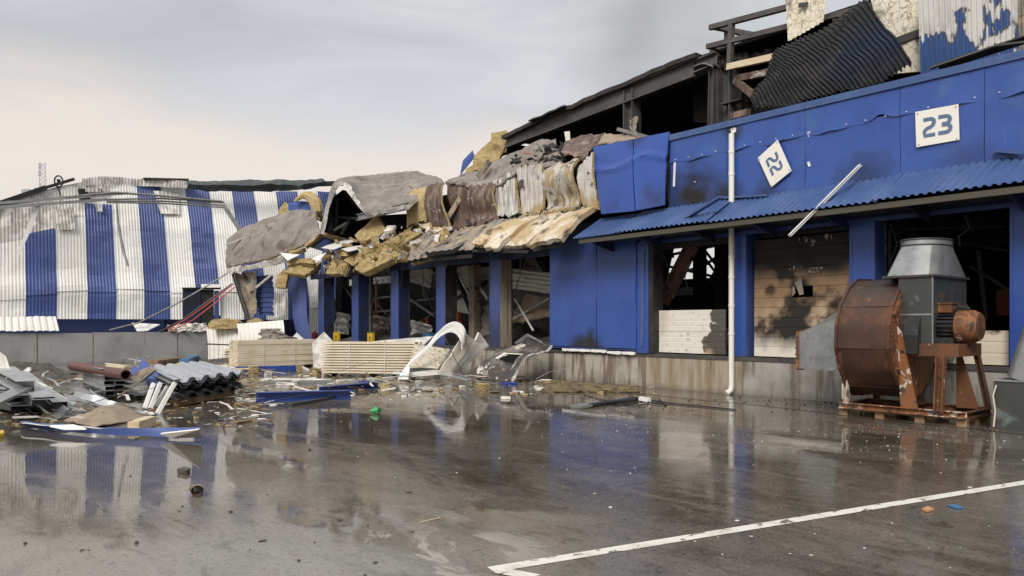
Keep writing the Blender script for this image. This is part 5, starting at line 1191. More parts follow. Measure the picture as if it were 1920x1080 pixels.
for i in (6, 12, 18, 24):
    p = pr[i]; put('weld_seam', MB().bar((X0+.02, YC+(p.y-YC)*1.006, 1.48+(p.z-1.48)*1.006), (X1-.02, YC+(p.y-YC)*1.006, 1.48+(p.z-1.48)*1.006), .014, .006), M['rust_scroll'], fan)
put('box_seam', MB().box((5.536,-2.126,1.36),(5.556,-2.10,2.57)).box((5.0,-2.128,1.9),(5.54,-2.121,1.93)), M['galv'], fan)
put('access_cover', MB().box((5.541,-1.25,1.75),(5.555,-.75,2.3)), M['galv_dark'], fan)
# bearing pedestal and motor
ped = [(-2.26,1.22),(-2.26,1.55),(-2.05,2.10),(-1.45,2.10),(-1.15,1.7),(-1.15,1.22)]
put('bearing_housing', MB().prism([Vector((5.06,a,b)) for a, b in ped], (.29,0,0)), M['black_iron'], fan)
put('bearing_cover', MB().tube([(5.34,-1.72,1.68),(5.40,-1.72,1.68)], [.34,.30], 20), M['black_iron'], fan, smooth=True)
my, mz = -1.72, 1.70
mot = put('motor', MB().tube([(5.40,my,mz),(5.86,my,mz)], .225, 24), M['black_iron'], fan, smooth=True)
for i in range(22):
    a = 2*math.pi*i/22
    put('cooling_fin', MB().bar((5.42,my+.245*math.cos(a),mz+.245*math.sin(a)),(5.85,my+.245*math.cos(a),mz+.245*math.sin(a)),.014,.06,(0,math.cos(a),math.sin(a))), M['black_iron'], mot)
put('fan_cover', MB().tube([(5.82,my,mz),(5.83,my,mz),(6.08,my,mz),(6.17,my,mz),(6.175,my,mz)], [.24,.29,.285,.235,.05], 20), M['rust_facet'], mot, smooth=True, sharp=35)
put('cover_grille', MB().tube([(6.172,my,mz),(6.185,my,mz)], [.19,.16], 20), M['rust'], mot, smooth=True)
put('terminal_box', MB().box((5.48,my-.14,mz+.25),(5.76,my+.12,mz+.40)).box((5.46,my-.16,mz+.40),(5.78,my+.14,mz+.425)), M['rust'], mot)
put('motor_foot', MB().box((5.45,my-.26,1.405),(5.82,my+.26,1.50)), M['black_iron'], mot)
put('torn_wiring', MB().tube([(5.80,my-.1,mz+.28),(5.88,my-.16,mz+.36),(5.95,my-.05,mz+.33),(6.02,my-.1,mz+.30)], .025, 6).tube([(5.84,my+.05,mz+.28),(5.93,my+.0,mz+.40),(5.97,my+.06,mz+.31)], .02, 6), M['galv_dark'], mot, smooth=True)
# frame
put('motor_table', MB().box((4.98,-2.18,1.18),(5.98,-1.10,1.225)).box((4.98,-2.18,1.225),(5.98,-2.12,1.40)).box((5.92,-2.119,1.226),(5.98,-1.10,1.40)), M['rust_orange'], fan)
put('table_top', MB().box((5.0,-2.11,1.375),(5.91,-1.10,1.403)), M['rust'], fan)
def leg(a, b, w, mt): put('frame_leg', MB().channel(a, b, w, w, .02, (1,0,0)), M[mt], fan)
leg((5.66,-2.17,1.18),(5.62,-2.17,.22),.14,'rust_orange'); leg((5.90,-1.16,1.18),(6.06,-1.10,.22),.09,'rust')
put('gusset_plate', MB().prism([Vector((5.02,-2.30,1.70)),Vector((5.09,-2.30,1.60)),Vector((5.32,-2.16,.22)),Vector((5.02,-2.16,.22))], (0,.03,0)), M['rust_white'], fan)
put('gusset_plate', MB().prism([Vector((5.60,-1.2,1.15)),Vector((5.70,-1.2,1.15)),Vector((5.96,-1.2,.22)),Vector((5.60,-1.2,.22))], (0,.03,0)), M['rust_orange'], fan)
put('gusset_plate', MB().prism([Vector((4.93,-1.95,1.18)),Vector((4.93,-1.95,.24)),Vector((4.93,-.9,.24)),Vector((4.93,-1.2,1.18))], (.02,0,0)), M['rust'], fan)
leg((3.96,-2.10,.95),(3.96,-2.10,.22),.10,'rust_white'); leg((3.98,-.85,1.0),(3.98,-.85,.22),.10,'rust')
for a, b, mt in (((3.90,-2.15,.19),(6.10,-2.15,.19),'rust_white'), ((3.90,-1.02,.19),(6.10,-1.02,.19),'rust'), ((6.06,-2.11,.19),(6.06,-1.07,.19),'rust'), ((3.94,-2.11,.19),(3.94,-1.07,.19),'rust'), ((4.98,-2.11,.19),(4.98,-1.07,.19),'rust')):
    put('base_rail', MB().channel(Vector(a)-Vector((0,0,.05)), Vector(b)-Vector((0,0,.05)), .08, .11, .015), M[mt], fan)
pal = thing('pallet', 'wet wooden pallet under the rusted industrial fan', 'pallet', (4.98,-1.56,0))
bd = put('deck_board', MB().box((-1.13,-.05,.10),(1.13,.05,.122)), M['pallet_wood'], pal, local=True); bd.location = (0,-.52,0)
for i in range(1, 8): dup(bd, pal, (0.004*(i%3), -.52+.15*i, .0))
bk_ = put('block', MB().box((-.08,-.06,.0),(.08,.06,.098)), M['pallet_wood'], pal, local=True); bk_.location = (-1.03,-.51,0)
for x in (-1.03,-.35,.35,1.03):
    for y in (-.51,0,.51):
        if (x,y) != (-1.03,-.51): dup(bk_, pal, (x,y,0))
# metal bin and duct at the right edge
bn = thing('metal_bin', 'grey sheet metal box standing at the right edge beside the fan', 'bin', (7.0,-1.6,0))
put('bin_body', MB().box((6.50,-2.10,.0),(7.7,-1.0,.80)), M['galv_dark'], bn)
put('bin_rim', MB().box((6.48,-2.12,.801),(7.72,-2.06,.83)).box((6.48,-2.059,.801),(6.54,-1.0,.83)), M['galv'], bn)
put('corner_seam', MB().box((6.485,-2.112,.0),(6.52,-2.101,.80)), M['rust'], bn)
single('hanging_wire', MB().tube([P(1868,722,y=-2.16), P(1862,742,y=-2.18), P(1866,770,y=-2.17), P(1863,800,y=-2.2)], .012, 6), M['foam'], 'thin white wire hanging down the grey sheet metal box', 'wire', smooth=True)
single('duct_piece', MB().tube([Vector((6.86,-1.9,.835)), Vector((7.12,-1.9,1.75))], [.24,.24], 18), M['galv'], 'round grey duct piece leaning on the grey sheet metal box', 'duct', smooth=True)

# ------------------------------------------------------------------ lumber stacks
def lumber(label, A_, dirv, L, depth, H, rows, cols_, mt, loc_strips=True, seed=0, gap=.0, jag=.05, group='lumber stacks by the dock'):
    """A_ near ground corner of the long face, dirv along the planks, stack goes back to the left of dirv"""
    r = random.Random(seed); dirv = Vector(dirv).normalized(); back = Vector((-dirv.y, dirv.x, 0))
    s = thing('lumber_stack', label, 'lumber stack', A_, group, math.atan2(dirv.y, dirv.x))
    h = H/rows; w = depth/cols_
    me = None
    for i in range(rows):
        for j in range(cols_):
            if me is None:
                me = put('plank', MB().box((0,0,.0),(L,w*.94,h*(1-gap))), M[mt], s, local=True); c = me
            else: c = dup(me, s)
            c.location = (r.uniform(-jag,jag), w*j + r.uniform(0,.02), .12 + h*i); c.rotation_euler = (0,0,r.uniform(-.006,.006))
    for k, x in enumerate((.15, L*.5, L-.2)):
        b = put('bearer', MB().box((x-.06,0,.002),(x+.06,depth,.115)), M['pallet_wood'], s, local=True)
    for x in (L*.3, L*.68):
        st = MB().bar((x,-.012,.1),(x+.03,-.012,H+.12),.025,.004,(0,1,0)).bar((x,-.012,H+.125),(x,depth,H+.125),.025,.004)
        put('strap', st, M['foam'], s, local=True)
    return s
a, b = P(421,699,z=0), P(589,689,z=0)
S1 = lumber('tall stack of pale planks at the left with brown weathered ends', P(446,699,x=-17.4), (0,1,0), 3.3, .9, 1.0, 12, 5, 'wood_white', seed=1, gap=.06, jag=.03)
S1.location.z = 0
a, b = P(602,706,z=0), P(778,708,z=0)
S2 = lumber('strapped stack of white battens in the middle beside the white cabin shell', a, b-a, (b-a).length, .9, 1.05, 12, 4, 'wood_white', seed=2, gap=.32, jag=.07)
oc = thing('plank_offcuts', 'short brown plank offcuts piled at the end of the tall pale plank stack', 'planks', P(433,700,z=0))
r = random.Random(3)
for i in range(10):
    for j in range(2):
        c = P(421+13*j, 697-4.6*i, d=29.9-.4*j)
        if c.z < .03: c.z = .03
        put('plank', MB().bar(c, c+Vector((.15+r.uniform(-.05,.05),.42,r.uniform(-.02,.02))), .26, .055), M['pallet_wood'] if (i+j)%3 else M['wood'], oc)
for i in range(7):
    c = P(394+r.uniform(-4,14), 688+r.uniform(-4,6), z=.08+.05*(i%3)); put('plank', MB().bar(c, c+Vector((r.uniform(.3,.6),.8+r.uniform(-.2,.2),r.uniform(-.03,.05))), .09, .06), M['wood'], oc)
single('steel_rod', MB().tube([P(387,645,d=31), P(440,647,d=30), P(452,646,d=30)], .03, 6), M['char'], 'thin dark rod sticking out left of the tall plank stack', 'rod')
# white ribbed panels leaning behind
q = [P(388,616,d=35), P(448,616,d=34.6), P(446,668,d=34.4), P(391,674,d=34.8)]
mb = MB(); corrugated(mb, lambda u, v: bil(*q)(u, v) + Vector((.1*math.sin(v*3),0,0)), 7, 6, .05, (.7,-.7,0)); single('ribbed_sheet', mb, M['white_panel'], 'white ribbed panel standing at the end of the retaining wall under a wool block', 'sheet')
q = [P(445,607,d=34), P(532,600,d=33.5), P(532,648,d=33.2), P(448,650,d=33.8)]
mb = MB(); corrugated(mb, lambda u, v: bil(*q)(u, v) + Vector((.12*math.sin(v*3),0,0)), 10, 6, .05, (.7,-.7,0)); single('ribbed_sheet', mb, M['white_panel'], 'wide white ribbed panel leaning behind the tall plank stack', 'sheet')
chunk(((390,607),(397,600),(425,597),(446,603),(447,615),(420,617),(391,616)), 34.2, .6, 'wool', 'thick brown wool block lying on the white ribbed panel', group=None, rough=.05)
chunk(((462,602),(478,596),(490,602),(486,608),(466,608)), 34.2, .4, 'wool', 'small wool lump behind the wide white ribbed panel', group=None, rough=.05)
q = [P(494,617,d=31.5), P(520,616,d=31), P(572,646,d=30.5), P(486,646,d=31)]
single('crumpled_film', MB().sheet(crumple(q,0,0,.35,1.6,12), 28, 18, .02), M['ash_fabric'], 'crumpled grey film lying behind the tall plank stack', 'film', smooth=True)
chunk(((541,641),(556,624),(574,641)), 32, .05, 'white_panel', 'small pale triangular sheet behind the tall plank stack', 'sheet', 'sheet', group=None, rough=.01)
chunk(((585,645),(607,623),(623,640),(605,690),(588,692)), 29.5, .06, 'grey_peel', 'pale grey sheet standing between the two lumber stacks', 'sheet', 'sheet', group=None, rough=.01)
chunk(((700,640),(812,630),(790,650),(760,655)), 27.0, .05, 'grey_peel', 'pale grey sheet lying behind the stack of white battens', 'sheet', 'sheet', group=None, tilt=.8, rough=.01)
for px, lab in ((571,'leftmost of the three yellow posts on the dock edge'),(631,'middle one of the three yellow posts on the dock edge'),(695,'rightmost of the three yellow posts on the dock edge')):
    yp = thing('yellow_post', lab, 'post', P(px,636,y=.25), 'yellow posts on the dock edge')
    for s in (-3.2, 3.2): put('upright', MB().box(Vector((P(px+s,636,y=.25).x-.06,.2,ZD+.005)), Vector((P(px+s,636,y=.25).x+.06,.32,ZD+.42))), M['yellow'], yp)
    put('crossbar', MB().box(Vector((P(px-3,636,y=.25).x+.05,.22,ZD+.26)), Vector((P(px+3,636,y=.25).x-.05,.3,ZD+.34))), M['yellow'], yp)
single('orange_bar', MB().bar(P(860,585,y=1.4), P(860,625,y=1.4), .16, .1, (1,0,0)), M['orange'], 'bright orange upright bar inside the bay behind the white cabin shell', 'bar')
single('orange_bar', MB().bar(P(801,595,y=2.5), P(801,622,y=2.5), .12, .1, (1,0,0)), M['orange'], 'dull orange upright bar behind the blue crate', 'bar')
cr = MB(); c = P(805,624,y=1.8); c.z = ZD+.04
cr.box(c+Vector((-.3,-.2,0)), c+Vector((.3,.2,.03))).box(c+Vector((-.3,-.2,.031)), c+Vector((.3,-.17,.38))).box(c+Vector((-.3,.17,.031)), c+Vector((.3,.2,.38))).box(c+Vector((-.3,-.169,.031)), c+Vector((-.27,.169,.38))).box(c+Vector((.27,-.169,.031)), c+Vector((.3,.169,.38)))
single('blue_crate', cr, M['bright_blue'], 'light blue plastic crate inside the third dark bay', 'crate')
rc = thing('red_canister', 'red canister with pale top standing on the dock between the first columns', 'canister', P(590,640,y=-.0))
c = P(590,640,y=.1); c.z = ZD
put('canister_body', MB().tube([c+Vector((0,0,.01)), c+Vector((0,0,.34)), c+Vector((0,0,.42))], [.16,.16,.07], 12), M['red'], rc, smooth=True)
put('canister_neck', MB().tube([c+Vector((0,0,.42)), c+Vector((0,0,.6))], [.07,.06], 10), M['white_panel'], rc, smooth=True)

# ------------------------------------------------------------------ white cabin shell
sh = thing('white_cabin_shell', 'broken white plastic cabin shell with a curved frame tipped over by the dock', 'cabin shell', P(810,712,z=0))
def SP(x, y, d): return P(700+x/4.5, 540+y/4.5, d=d)
arcp = [SP(215,765,22.4), SP(300,645,22.7), SP(390,560,23), SP(480,470,23.3), SP(540,390,23.5), SP(600,330,23.7), SP(670,290,23.9), SP(730,300,24), SP(768,345,24), SP(775,390,24)]
fl = [.10,.08,.10,.12,.16,.2,.22,.24,.22,.16]
put('curved_frame', MB().sheet(lambda u, v: smooth_at(arcp, u) + Vector((.10,-.2,-.42))*(v-.0)*(.20+.95*u**1.25) + Vector((.0,-.02,.02))*math.sin(v*9), 30, 8, .03), M['white'], sh, smooth=True)
put('frame_foot', MB().prism([SP(205,770,22.35), SP(275,770,22.35), SP(290,665,22.6), SP(262,680,22.6)], (.03,.06,.0)), M['white'], sh)
put('inner_tray', MB().sheet(crumple([SP(342,480,24.3), SP(650,525,24.6), SP(545,690,23.4), SP(300,680,23.1)],0,0,.04,1.3,5), 10, 10, .04), mat('mottled_cream_plastic', (.62,.58,.47), .6, layers=[dict(scale=9, lo=.5, hi=.62, col=(.34,.27,.16)), dict(scale=24, lo=.58, hi=.66, col=(.16,.12,.07))]), sh, smooth=True)
put('side_wall', MB().sheet(crumple([SP(765,380,24.6), SP(838,440,25.0), SP(640,725,23.3), SP(555,700,23.0)],0,0,.04,1.2,2), 8, 14, .06), M['cream'], sh, smooth=True)
put('outer_wall', MB().sheet(crumple([SP(840,440,25.02), SP(962,490,25.6), SP(700,712,23.9), SP(645,722,23.32)],0,0,.05,1.2,8), 10, 14, .05), M['white_panel'], sh, smooth=True)
put('torn_flange', MB().prism([SP(850,440,25.0), SP(878,375,25.2), SP(962,492,25.55), SP(935,495,25.5)], (.03,.06,0)), M['white'], sh)
put('bottom_rail', MB().bar(SP(275,735,22.8), SP(545,710,23.0), .22, .14).bar(SP(545,712,23.0), SP(645,730,23.3), .22, .14), M['white_panel'], sh)
put('bottom_rail', MB().bar(SP(170,715,23.6), SP(330,720,23.4), .10, .07), M['white'], sh)
put('shell_floor', MB().prism([SP(290,670,23.1), SP(545,690,23.2), SP(545,712,23.2), SP(290,735,22.9)], (.1,.3,0)), M['galv_dark'], sh)
single('thin_rod', MB().tube([SP(600,400,22.9), SP(690,600,22.6), SP(760,735,22.4)], .012, 5), M['char'], 'thin dark wire bent in front of the white cabin shell', 'wire')
single('thin_rod', MB().tube([P(700+170/4.5,540+700/4.5,z=.02), P(745,707,z=.05), P(762,712,z=.03), P(776,716,z=.02)], .03, 6), M['galv'], 'pale bent tube on the ground before the white cabin shell', 'tube', smooth=True)

# ------------------------------------------------------------------ burnt door leaning on the dock
bd_ = thing('burnt_door', 'charred and warped white door with a window hole leaning against the dock', 'door', P(930,716,z=0))
def BP(x, y, d): return P(700+x/4.5, 540+y/4.5, d=d)
tpE = [BP(1050,525,23.6), BP(1150,480,23.6), BP(1300,462,23.4), BP(1420,478,23.0), BP(1495,470,22.7)]
btE = [BP(800,730,23.2), BP(900,715,22.9), BP(1000,755,22.4), BP(1100,785,22.0), BP(1165,790,21.8)]
def bdoor(u, v):
    p = smooth_at(tpE, u).lerp(smooth_at(btE, u), v)
    return p + Vector((.2,-.3,.8))*(.16*math.sin(math.pi*v)*(.5+u) - .12*math.sin(v*7)*u + .16*nz3(p,1.6) + .07*nz3(p,4))
u0, u1, v0, v1 = .40, .68, .40, .66
us = [0,.07,.13,.2,.27,.33,u0,.45,.5,.55,.6,.64,u1,.73,.78,.84,.89,.95,1]; vs2 = [0,.05,.1,.15,.2,.25,.3,.35,v0,.45,.5,.54,.58,.62,v1,.7,.74,.78,.82,.87,.91,.95,1]
mb = MB()
W_ = len(us)
mb.v = [bdoor(u, v) for v in vs2 for u in us]
for j in range(len(vs2)-1):
    for i in range(W_-1):
        if u0-.01 <= us[i] < u1-.01 and v0-.01 <= vs2[j] < v1-.01: continue
        mb.f.append([j*W_+i, j*W_+i+1, (j+1)*W_+i+1, (j+1)*W_+i]); mb.m.append(0)
M['door_char'] = mat('charred_door_skin', (.055,.048,.044), .6, layers=[dict(scale=1.6, lo=.5, hi=.6, col=(.17,.155,.145)), dict(scale=2.3, lo=.57, hi=.63, col=(.62,.56,.48), seed=3), dict(scale=4, lo=.62, hi=.68, col=(.36,.2,.11), seed=6)], bump=.02, bscale=8)
k = len(mb.v); fs = list(mb.f)
dn = Vector((.35,.75,-.3))*.09
edges = {}
for f in fs:
    for a, b in zip(f, f[1:]+f[:1]): edges[(a,b)] = 1
mb.v += [p + dn for p in mb.v]
for f in fs: mb.f.append([i+k for i in f[::-1]]); mb.m.append(0)
for (a, b) in list(edges):
    if (b, a) not in edges: mb.f.append([b, a, a+k, b+k]); mb.m.append(1)
put('door_leaf', mb, [M['door_char'], M['silver_white']], bd_, smooth=True, sharp=50)
put('hole_shadow_panel', MB().prism([bdoor(u0-.05,v0-.05)+dn*.6, bdoor(u1+.05,v0-.05)+dn*.6, bdoor(u1+.05,v1+.05)+dn*.6, bdoor(u0-.05,v1+.05)+dn*.6], dn*.3), M['char_black'], bd_)  # black panel added as the shadow inside the window hole
put('window_trim', MB().bar(bdoor(u0-.03,v0), bdoor(u0-.03,v1), .16, .03).bar(bdoor(u0-.05,v0-.03), bdoor(u1,v0-.03), .14, .03), M['white_panel'], bd_)
put('bent_frame', MB().bar(BP(1195,468,23.8), BP(1300,392,24), .05, .05).bar(BP(1300,392,24), BP(1430,462,23.6), .05, .05), M['grey_metal'], bd_)
single('charred_sheet', MB().sheet(crumple([BP(1205,470,24.1), BP(1300,398,24.3), BP(1425,465,23.9), BP(1310,480,24)],0,0,.1,1.3,4), 8, 8, .02), M['char_grey'], 'charred crumpled sheet behind the burnt leaning door', 'sheet', smooth=True)

# ------------------------------------------------------------------ metal piles on the left
def px_box(a, b, w, h, z):                                # bar lying at height z between two ground pixels
    return P(*a, z=z), P(*b, z=z)
ss = thing('roof_sheet_stack', 'stack of silver corrugated roof sheets lying on the wet yard', 'sheet stack', P(350,750,z=0))
NL, NR, FL = P(322,722,z=.50), P(449,704,z=.50), P(222,671,z=.5)
L_ = NL + (FL-NL).normalized()*6.0
M['sheet_dark'] = mat('grey_roof_sheet', (.22,.225,.23), .45, .3, layers=[dict(scale=3, lo=.45, hi=.7, col=(.13,.13,.13))])
def shsheet(z, sx, mt, sag=0., wob=0., dxy=(0,0), ln=1.0, nm='roof_sheet'):
    a = NL.copy(); b = NR.copy(); c = a + (L_-a)*ln; d_ = b + (L_-NL)*ln
    off = Vector((dxy[0], dxy[1], z-.5))
    def fn(u, v):
        p = (a.lerp(b, u)).lerp(c.lerp(d_, u), v) + off
        return p + Vector((0,0,-sag*math.sin(math.pi*v) + .02*nz3((u*3, v*4, z*9), 1) + wob*math.sin(u*5+z*8)*(1-v)))
    mb = MB(); corrugated(mb, fn, 5, 10, .085, (0,0,1), .006)
    put(nm, mb, M[mt], ss)
for i, (z, mt) in enumerate(((.16,'sheet_dark'),(.19,'sheet_dark'),(.23,'sheet_dark'),(.38,'sheet_dark'),(.405,'sheet_dark'),(.43,'sheet_silver'),(.455,'sheet_dark'),(.48,'sheet_silver'),(.505,'sheet_silver'),(.53,'sheet_silver'))):
    shsheet(z, 1, mt, .0, .012, (random.uniform(-.05,.05), random.uniform(-.08,.08)), 1.0)
dv = (L_-NL).normalized()
for t in (.04, .45, .85):
    c = NL.lerp(NR,.5) + dv*t*6
    put('bearer', MB().bar(Vector((c.x,c.y,.09)) - (NR-NL)*.42, Vector((c.x,c.y,.09)) + (NR-NL)*.42, .12, .14), M['pallet_wood'], ss)
    if t > .04: put('bearer', MB().bar(Vector((c.x,c.y,.31)) - (NR-NL)*.40, Vector((c.x,c.y,.31)) + (NR-NL)*.40, .1, .14), M['char'], ss)
put('bearer', MB().bar(Vector((NL.x,NL.y,.31))+dv*1.2+(NR-NL)*.1, Vector((NL.x,NL.y,.31))+dv*1.2+(NR-NL)*.9, .1, .14), M['char'], ss)
def channels(name, label, items, cat='steel channels', loc=None):
    s = thing(name, label, cat, loc or Vector((items[0][0].x, items[0][0].y, 0)))
    for a, b, w, h, mt, fl_ in items: put('steel_channel', MB().channel(a, b, w, h, .012, flip=fl_), M[mt], s)
    return s
near = [(P(190+x, 752+y, z=z), z) for x, y, z in ((0,-3,.05),)]
it = []
D0 = (P(122,702,z=.45) - P(196,730,z=.45)).normalized()
N0 = P(196,742,z=.10); side = (P(250,738,z=.10) - N0)
for row in range(4):
    for j in range(3):
        a = N0 + side*(j/3.0) + Vector((0,0,row*.115)) + D0*random.uniform(-.12,.12)
        it.append((a, a + D0*(3.0+.2*random.random()), side.length/3.2, .105, 'steel_profile' if (row+j)%4 else 'galv_dark', 1))
a = N0 - side*.05 + Vector((0,0,.47)) - D0*.35; it.append((a, a+D0*3.3, .10, .17, 'steel_profile', -1))
a = N0 + Vector((.15,-.35,-.08)) - D0*.8; it.append((a, a+D0*3.6, .25, .10, 'steel_profile', 1))
a = N0 + side*.9 + Vector((.1,0,-.07)) - D0*.4; it.append((a, a+D0*1.6, .25, .06, 'galv_dark', 1))
channels('channel_bundle', 'bundle of grey steel channels under the red brown pipe', it)
pa, pb = P(236,703,z=.66), P(136,686,z=.66)
pp = thing('steel_pipe', 'red brown steel pipe lying on the grey channel bundle', 'pipe', Vector((pa.x,pa.y,.5)))
put('pipe_wall', MB().tube([pa, pb], .115, 18, False).tube([pb, pa], .092, 18, False), M['red_pipe'], pp, smooth=True)
ring = MB(); dd = (pb-pa).normalized(); s1 = dd.cross(Vector((0,0,1))).normalized(); s2 = s1.cross(dd)
ang = [2*math.pi*i/18 for i in range(18)]
ring.add([pa+(s1*math.cos(t)+s2*math.sin(t))*.115 for t in ang]+[pa+(s1*math.cos(t)+s2*math.sin(t))*.092 for t in ang], [(i,(i+1)%18,18+(i+1)%18,18+i) for i in range(18)])
put('pipe_rim', ring, M['red_pipe'], pp)
# leftmost heap
it = []
r = random.Random(5)
for a, b, z0, z1, w, h, mt in (((128,768),(52,705),.14,.20,.26,.16,'steel_profile'), ((118,776),(20,700),.06,.10,.22,.2,'galv_dark'), ((104,748),(28,690),.42,.46,.34,.05,'steel_profile'), ((66,735),(-20,690),.46,.5,.3,.22,'steel_profile'),
      ((60,760),(-30,720),.26,.3,.3,.2,'galv'), ((48,745),(-40,700),.36,.42,.24,.18,'steel_profile'), ((20,770),(-60,755),.10,.12,.3,.2,'galv_dark'), ((66,728),(-20,770),.52,.3,.3,.05,'galv'), ((85,775),(5,745),.02,.05,.3,.1,'galv_dark'), ((30,748),(-60,735),.3,.35,.2,.2,'galv')):
    it.append((P(*a,z=z0), P(*b,z=z1), w, h, mt, 1 if r.random()<.6 else -1))
channels('channel_heap', 'tangled heap of bent grey steel profiles at the left edge', it, 'steel heap')
single('white_bar', MB().bar(P(12,694,d=17.6), P(98,730,z=.25), .05, .05), M['white'], 'thin white bar with black end leaning on the left steel heap', 'bar')
single('white_sheet', MB().prism([P(-12,655,d=17.5), P(6,668,d=17.6), P(14,692,d=17.6), P(8,700,d=17.6), P(-12,700,d=17.6)], (.03,.05,0)), M['white_panel'], 'white sheet standing at the left edge above the steel heap', 'sheet')
for i, q in enumerate((((28,706),(52,689),(58,690),(36,706)), ((38,707),(55,692),(58,693),(46,707)))):
    chunk(q, 22-.3*i, .03, 'white', ('back' if i == 0 else 'front') + ' one of two white plates poking up behind the left steel heap', 'white_plate', 'plate', group=None, rough=.01)
# leaning white strips, blue folded panels, straw
for i, (a, b) in enumerate((((266,766),(283,719)), ((277,766),(296,718)), ((286,762),(315,716)), ((290,775),(323,717)))):
    lab = ['first', 'second', 'third', 'fourth'][i] + ' from the left of the white strips leaning on the sheet stack'
    p0, p1 = P(*a, z=.02), P(*b, d=P(*a, z=.02).__sub__(CAM).dot(FWD)+.5)
    single('white_strip', MB().channel(p0, p1, .075, .06, .01, (1,0,0)), M['white'], lab, 'strip', 'white strips leaning on the sheet stack')
chunk(((255,700),(268,670),(288,694),(314,716),(296,728),(276,712)), 17.3, .05, 'blue_stripe', 'folded blue panel lying against the sheet stack', 'blue_sheet', 'sheet', group=None, tilt=.7, rough=.01)
chunk(((240,702),(250,686),(264,690),(258,703)), 17.5, .05, 'blue_stripe', 'smaller blue panel piece left of the folded blue panel', 'blue_sheet', 'sheet', group=None, tilt=.2, rough=.01)
chunk(((270,708),(296,712),(300,727),(276,720)), 17.0, .05, 'blue_stripe', 'lower blue panel piece below the folded blue panel', 'blue_sheet', 'sheet', group=None, tilt=.2, rough=.01)
chunk(((246,706),(262,694),(280,689),(290,694),(278,704),(262,717),(250,714)), 16.9, .15, 'ash_panel', 'muddy brown wool clump on the blue panels', 'wool_clump', 'wool clump', group=None, rough=.06)
# foreground junk
q = [P(40,795,z=.10), P(140,801,z=.12), P(255,808,z=.10), P(376,806,z=.12)]
q2 = [P(38,799,z=.004), P(140,812,z=.01), P(255,819,z=.01), P(376,823,z=.01)]
single('blue_trim_sheet', MB().sheet(lambda u, v: smooth_at(q, u).lerp(smooth_at(q2, u), v) + Vector((0,0,.05*math.sin(v*3.1)+.02*nz3((u*6,v,0),1.5)+.02)), 30, 5, .02, 0, 1), [M['blue_stripe'], M['white']], 'long blue panel with white edge lying in front of the metal piles', 'sheet', smooth=True)
single('panel_flap', MB().prism([P(300,814,z=.08), P(372,806,z=.26), P(377,820,z=.06), P(320,822,z=.03)], (.01,.02,.02)), M['white_panel'], 'white curled end flap on the long blue panel', 'flap')
single('panel_flap', MB().prism([P(92,800,z=.14), P(135,798,z=.16), P(160,806,z=.10), P(120,806,z=.10)], (.01,.02,.02)), M['white_panel'], 'white strip lying on the left half of the long blue panel', 'flap')
chunk(((71,788),(85,766),(120,784),(116,790),(95,792)), 13.9, .2, 'wool_pale', 'pale yellow wool wedge before the left steel heap', group=None, rough=.02, tilt=.2)
q = [P(120,790,z=.03), P(235,757,z=.05), P(282,782,z=.02), P(180,802,z=.02)]
single('tan_sheet', MB().sheet(lambda u, v: bil(*q)(u, v) + Vector((0,0,.20*math.sin(math.pi*u)*math.sin(math.pi*v)+.04*nz3((u*5,v*5,0),1))), 18, 10, .02), M['tan_sheet'], 'wet tan sheet humped on the ground before the channel bundle', 'sheet', smooth=True)
single('timber_block', MB().bar(P(250,800,z=.09), P(282,789,z=.09), .18, .16), M['wood'], 'pale timber block lying before the white strips', 'timber block')
def beam_g(a, b, w, h, mt, label, name='blue_beam', cat='beam', group=None, sec='box'):
    p0, p1 = P(*a, z=0), P(*b, z=0); up = Vector((0,0,h/2+.005))
    mb = MB().bar(p0+up, p1+up, w, h) if sec == 'box' else MB().channel(p0+Vector((0,0,.005)), p1+Vector((0,0,.005)), w, h, .015)
    return single(name, mb, M[mt], label, cat, group)
M['blue_beam'] = mat('wet_blue_steel', (.02,.055,.25), .3)
beam_g((480,752),(657,747), .2, .2, 'blue_beam', 'long blue steel beam lying nearest on the wet yard', group='blue beams on the yard', sec='c')
beam_g((598,737),(708,726), .2, .16, 'blue_beam', 'blue steel beam lying just behind the nearest blue beam', group='blue beams on the yard', sec='c')
beam_g((442,698),(560,695), .25, .2, 'blue_beam', 'blue steel beam lying before the tall plank stack', group='blue beams on the yard')
chunk(((668,716),(690,714),(706,722),(672,724)), 22, .06, 'blue_beam', 'short blue offcut resting on the second blue beam', 'blue_offcut', 'offcut', group=None, rough=.01)
GT = 'trim strips on the yard'
for i, (a, b, w, h, mt, lab) in enumerate((((498,712),(622,714),.12,.05,'white_panel','long white trim strip before the plank stacks'), ((500,719),(622,717),.09,.07,'galv','grey pipe like trim strip before the white battens'),
        ((520,722),(555,724),.1,.08,'white','short white trim strip below the grey trim strip'), ((553,683),(578,695),.08,.05,'white','white trim strip at the end of the tall plank stack'),
        ((632,716),(680,713),.14,.05,'white_panel','flat white trim strip behind the second blue beam'), ((544,762),(650,744),.10,.06,'galv_dark','dark grey trim strip crossing the nearest blue beam'),
        ((413,692),(443,697),.2,.14,'white','white profile stub left of the blue beam by the planks'), ((1010,716),(1100,722),.2,.05,'wool','flat wool coloured strip at the foot of the dock wall'),
        ((688,712),(762,708),.06,.05,'white','thin white trim strip before the stack of white battens'))):
    beam_g(a, b, w, h, mt, lab, 'trim_strip', 'trim strip', GT)
GWb = 'wool blocks scattered on the yard'
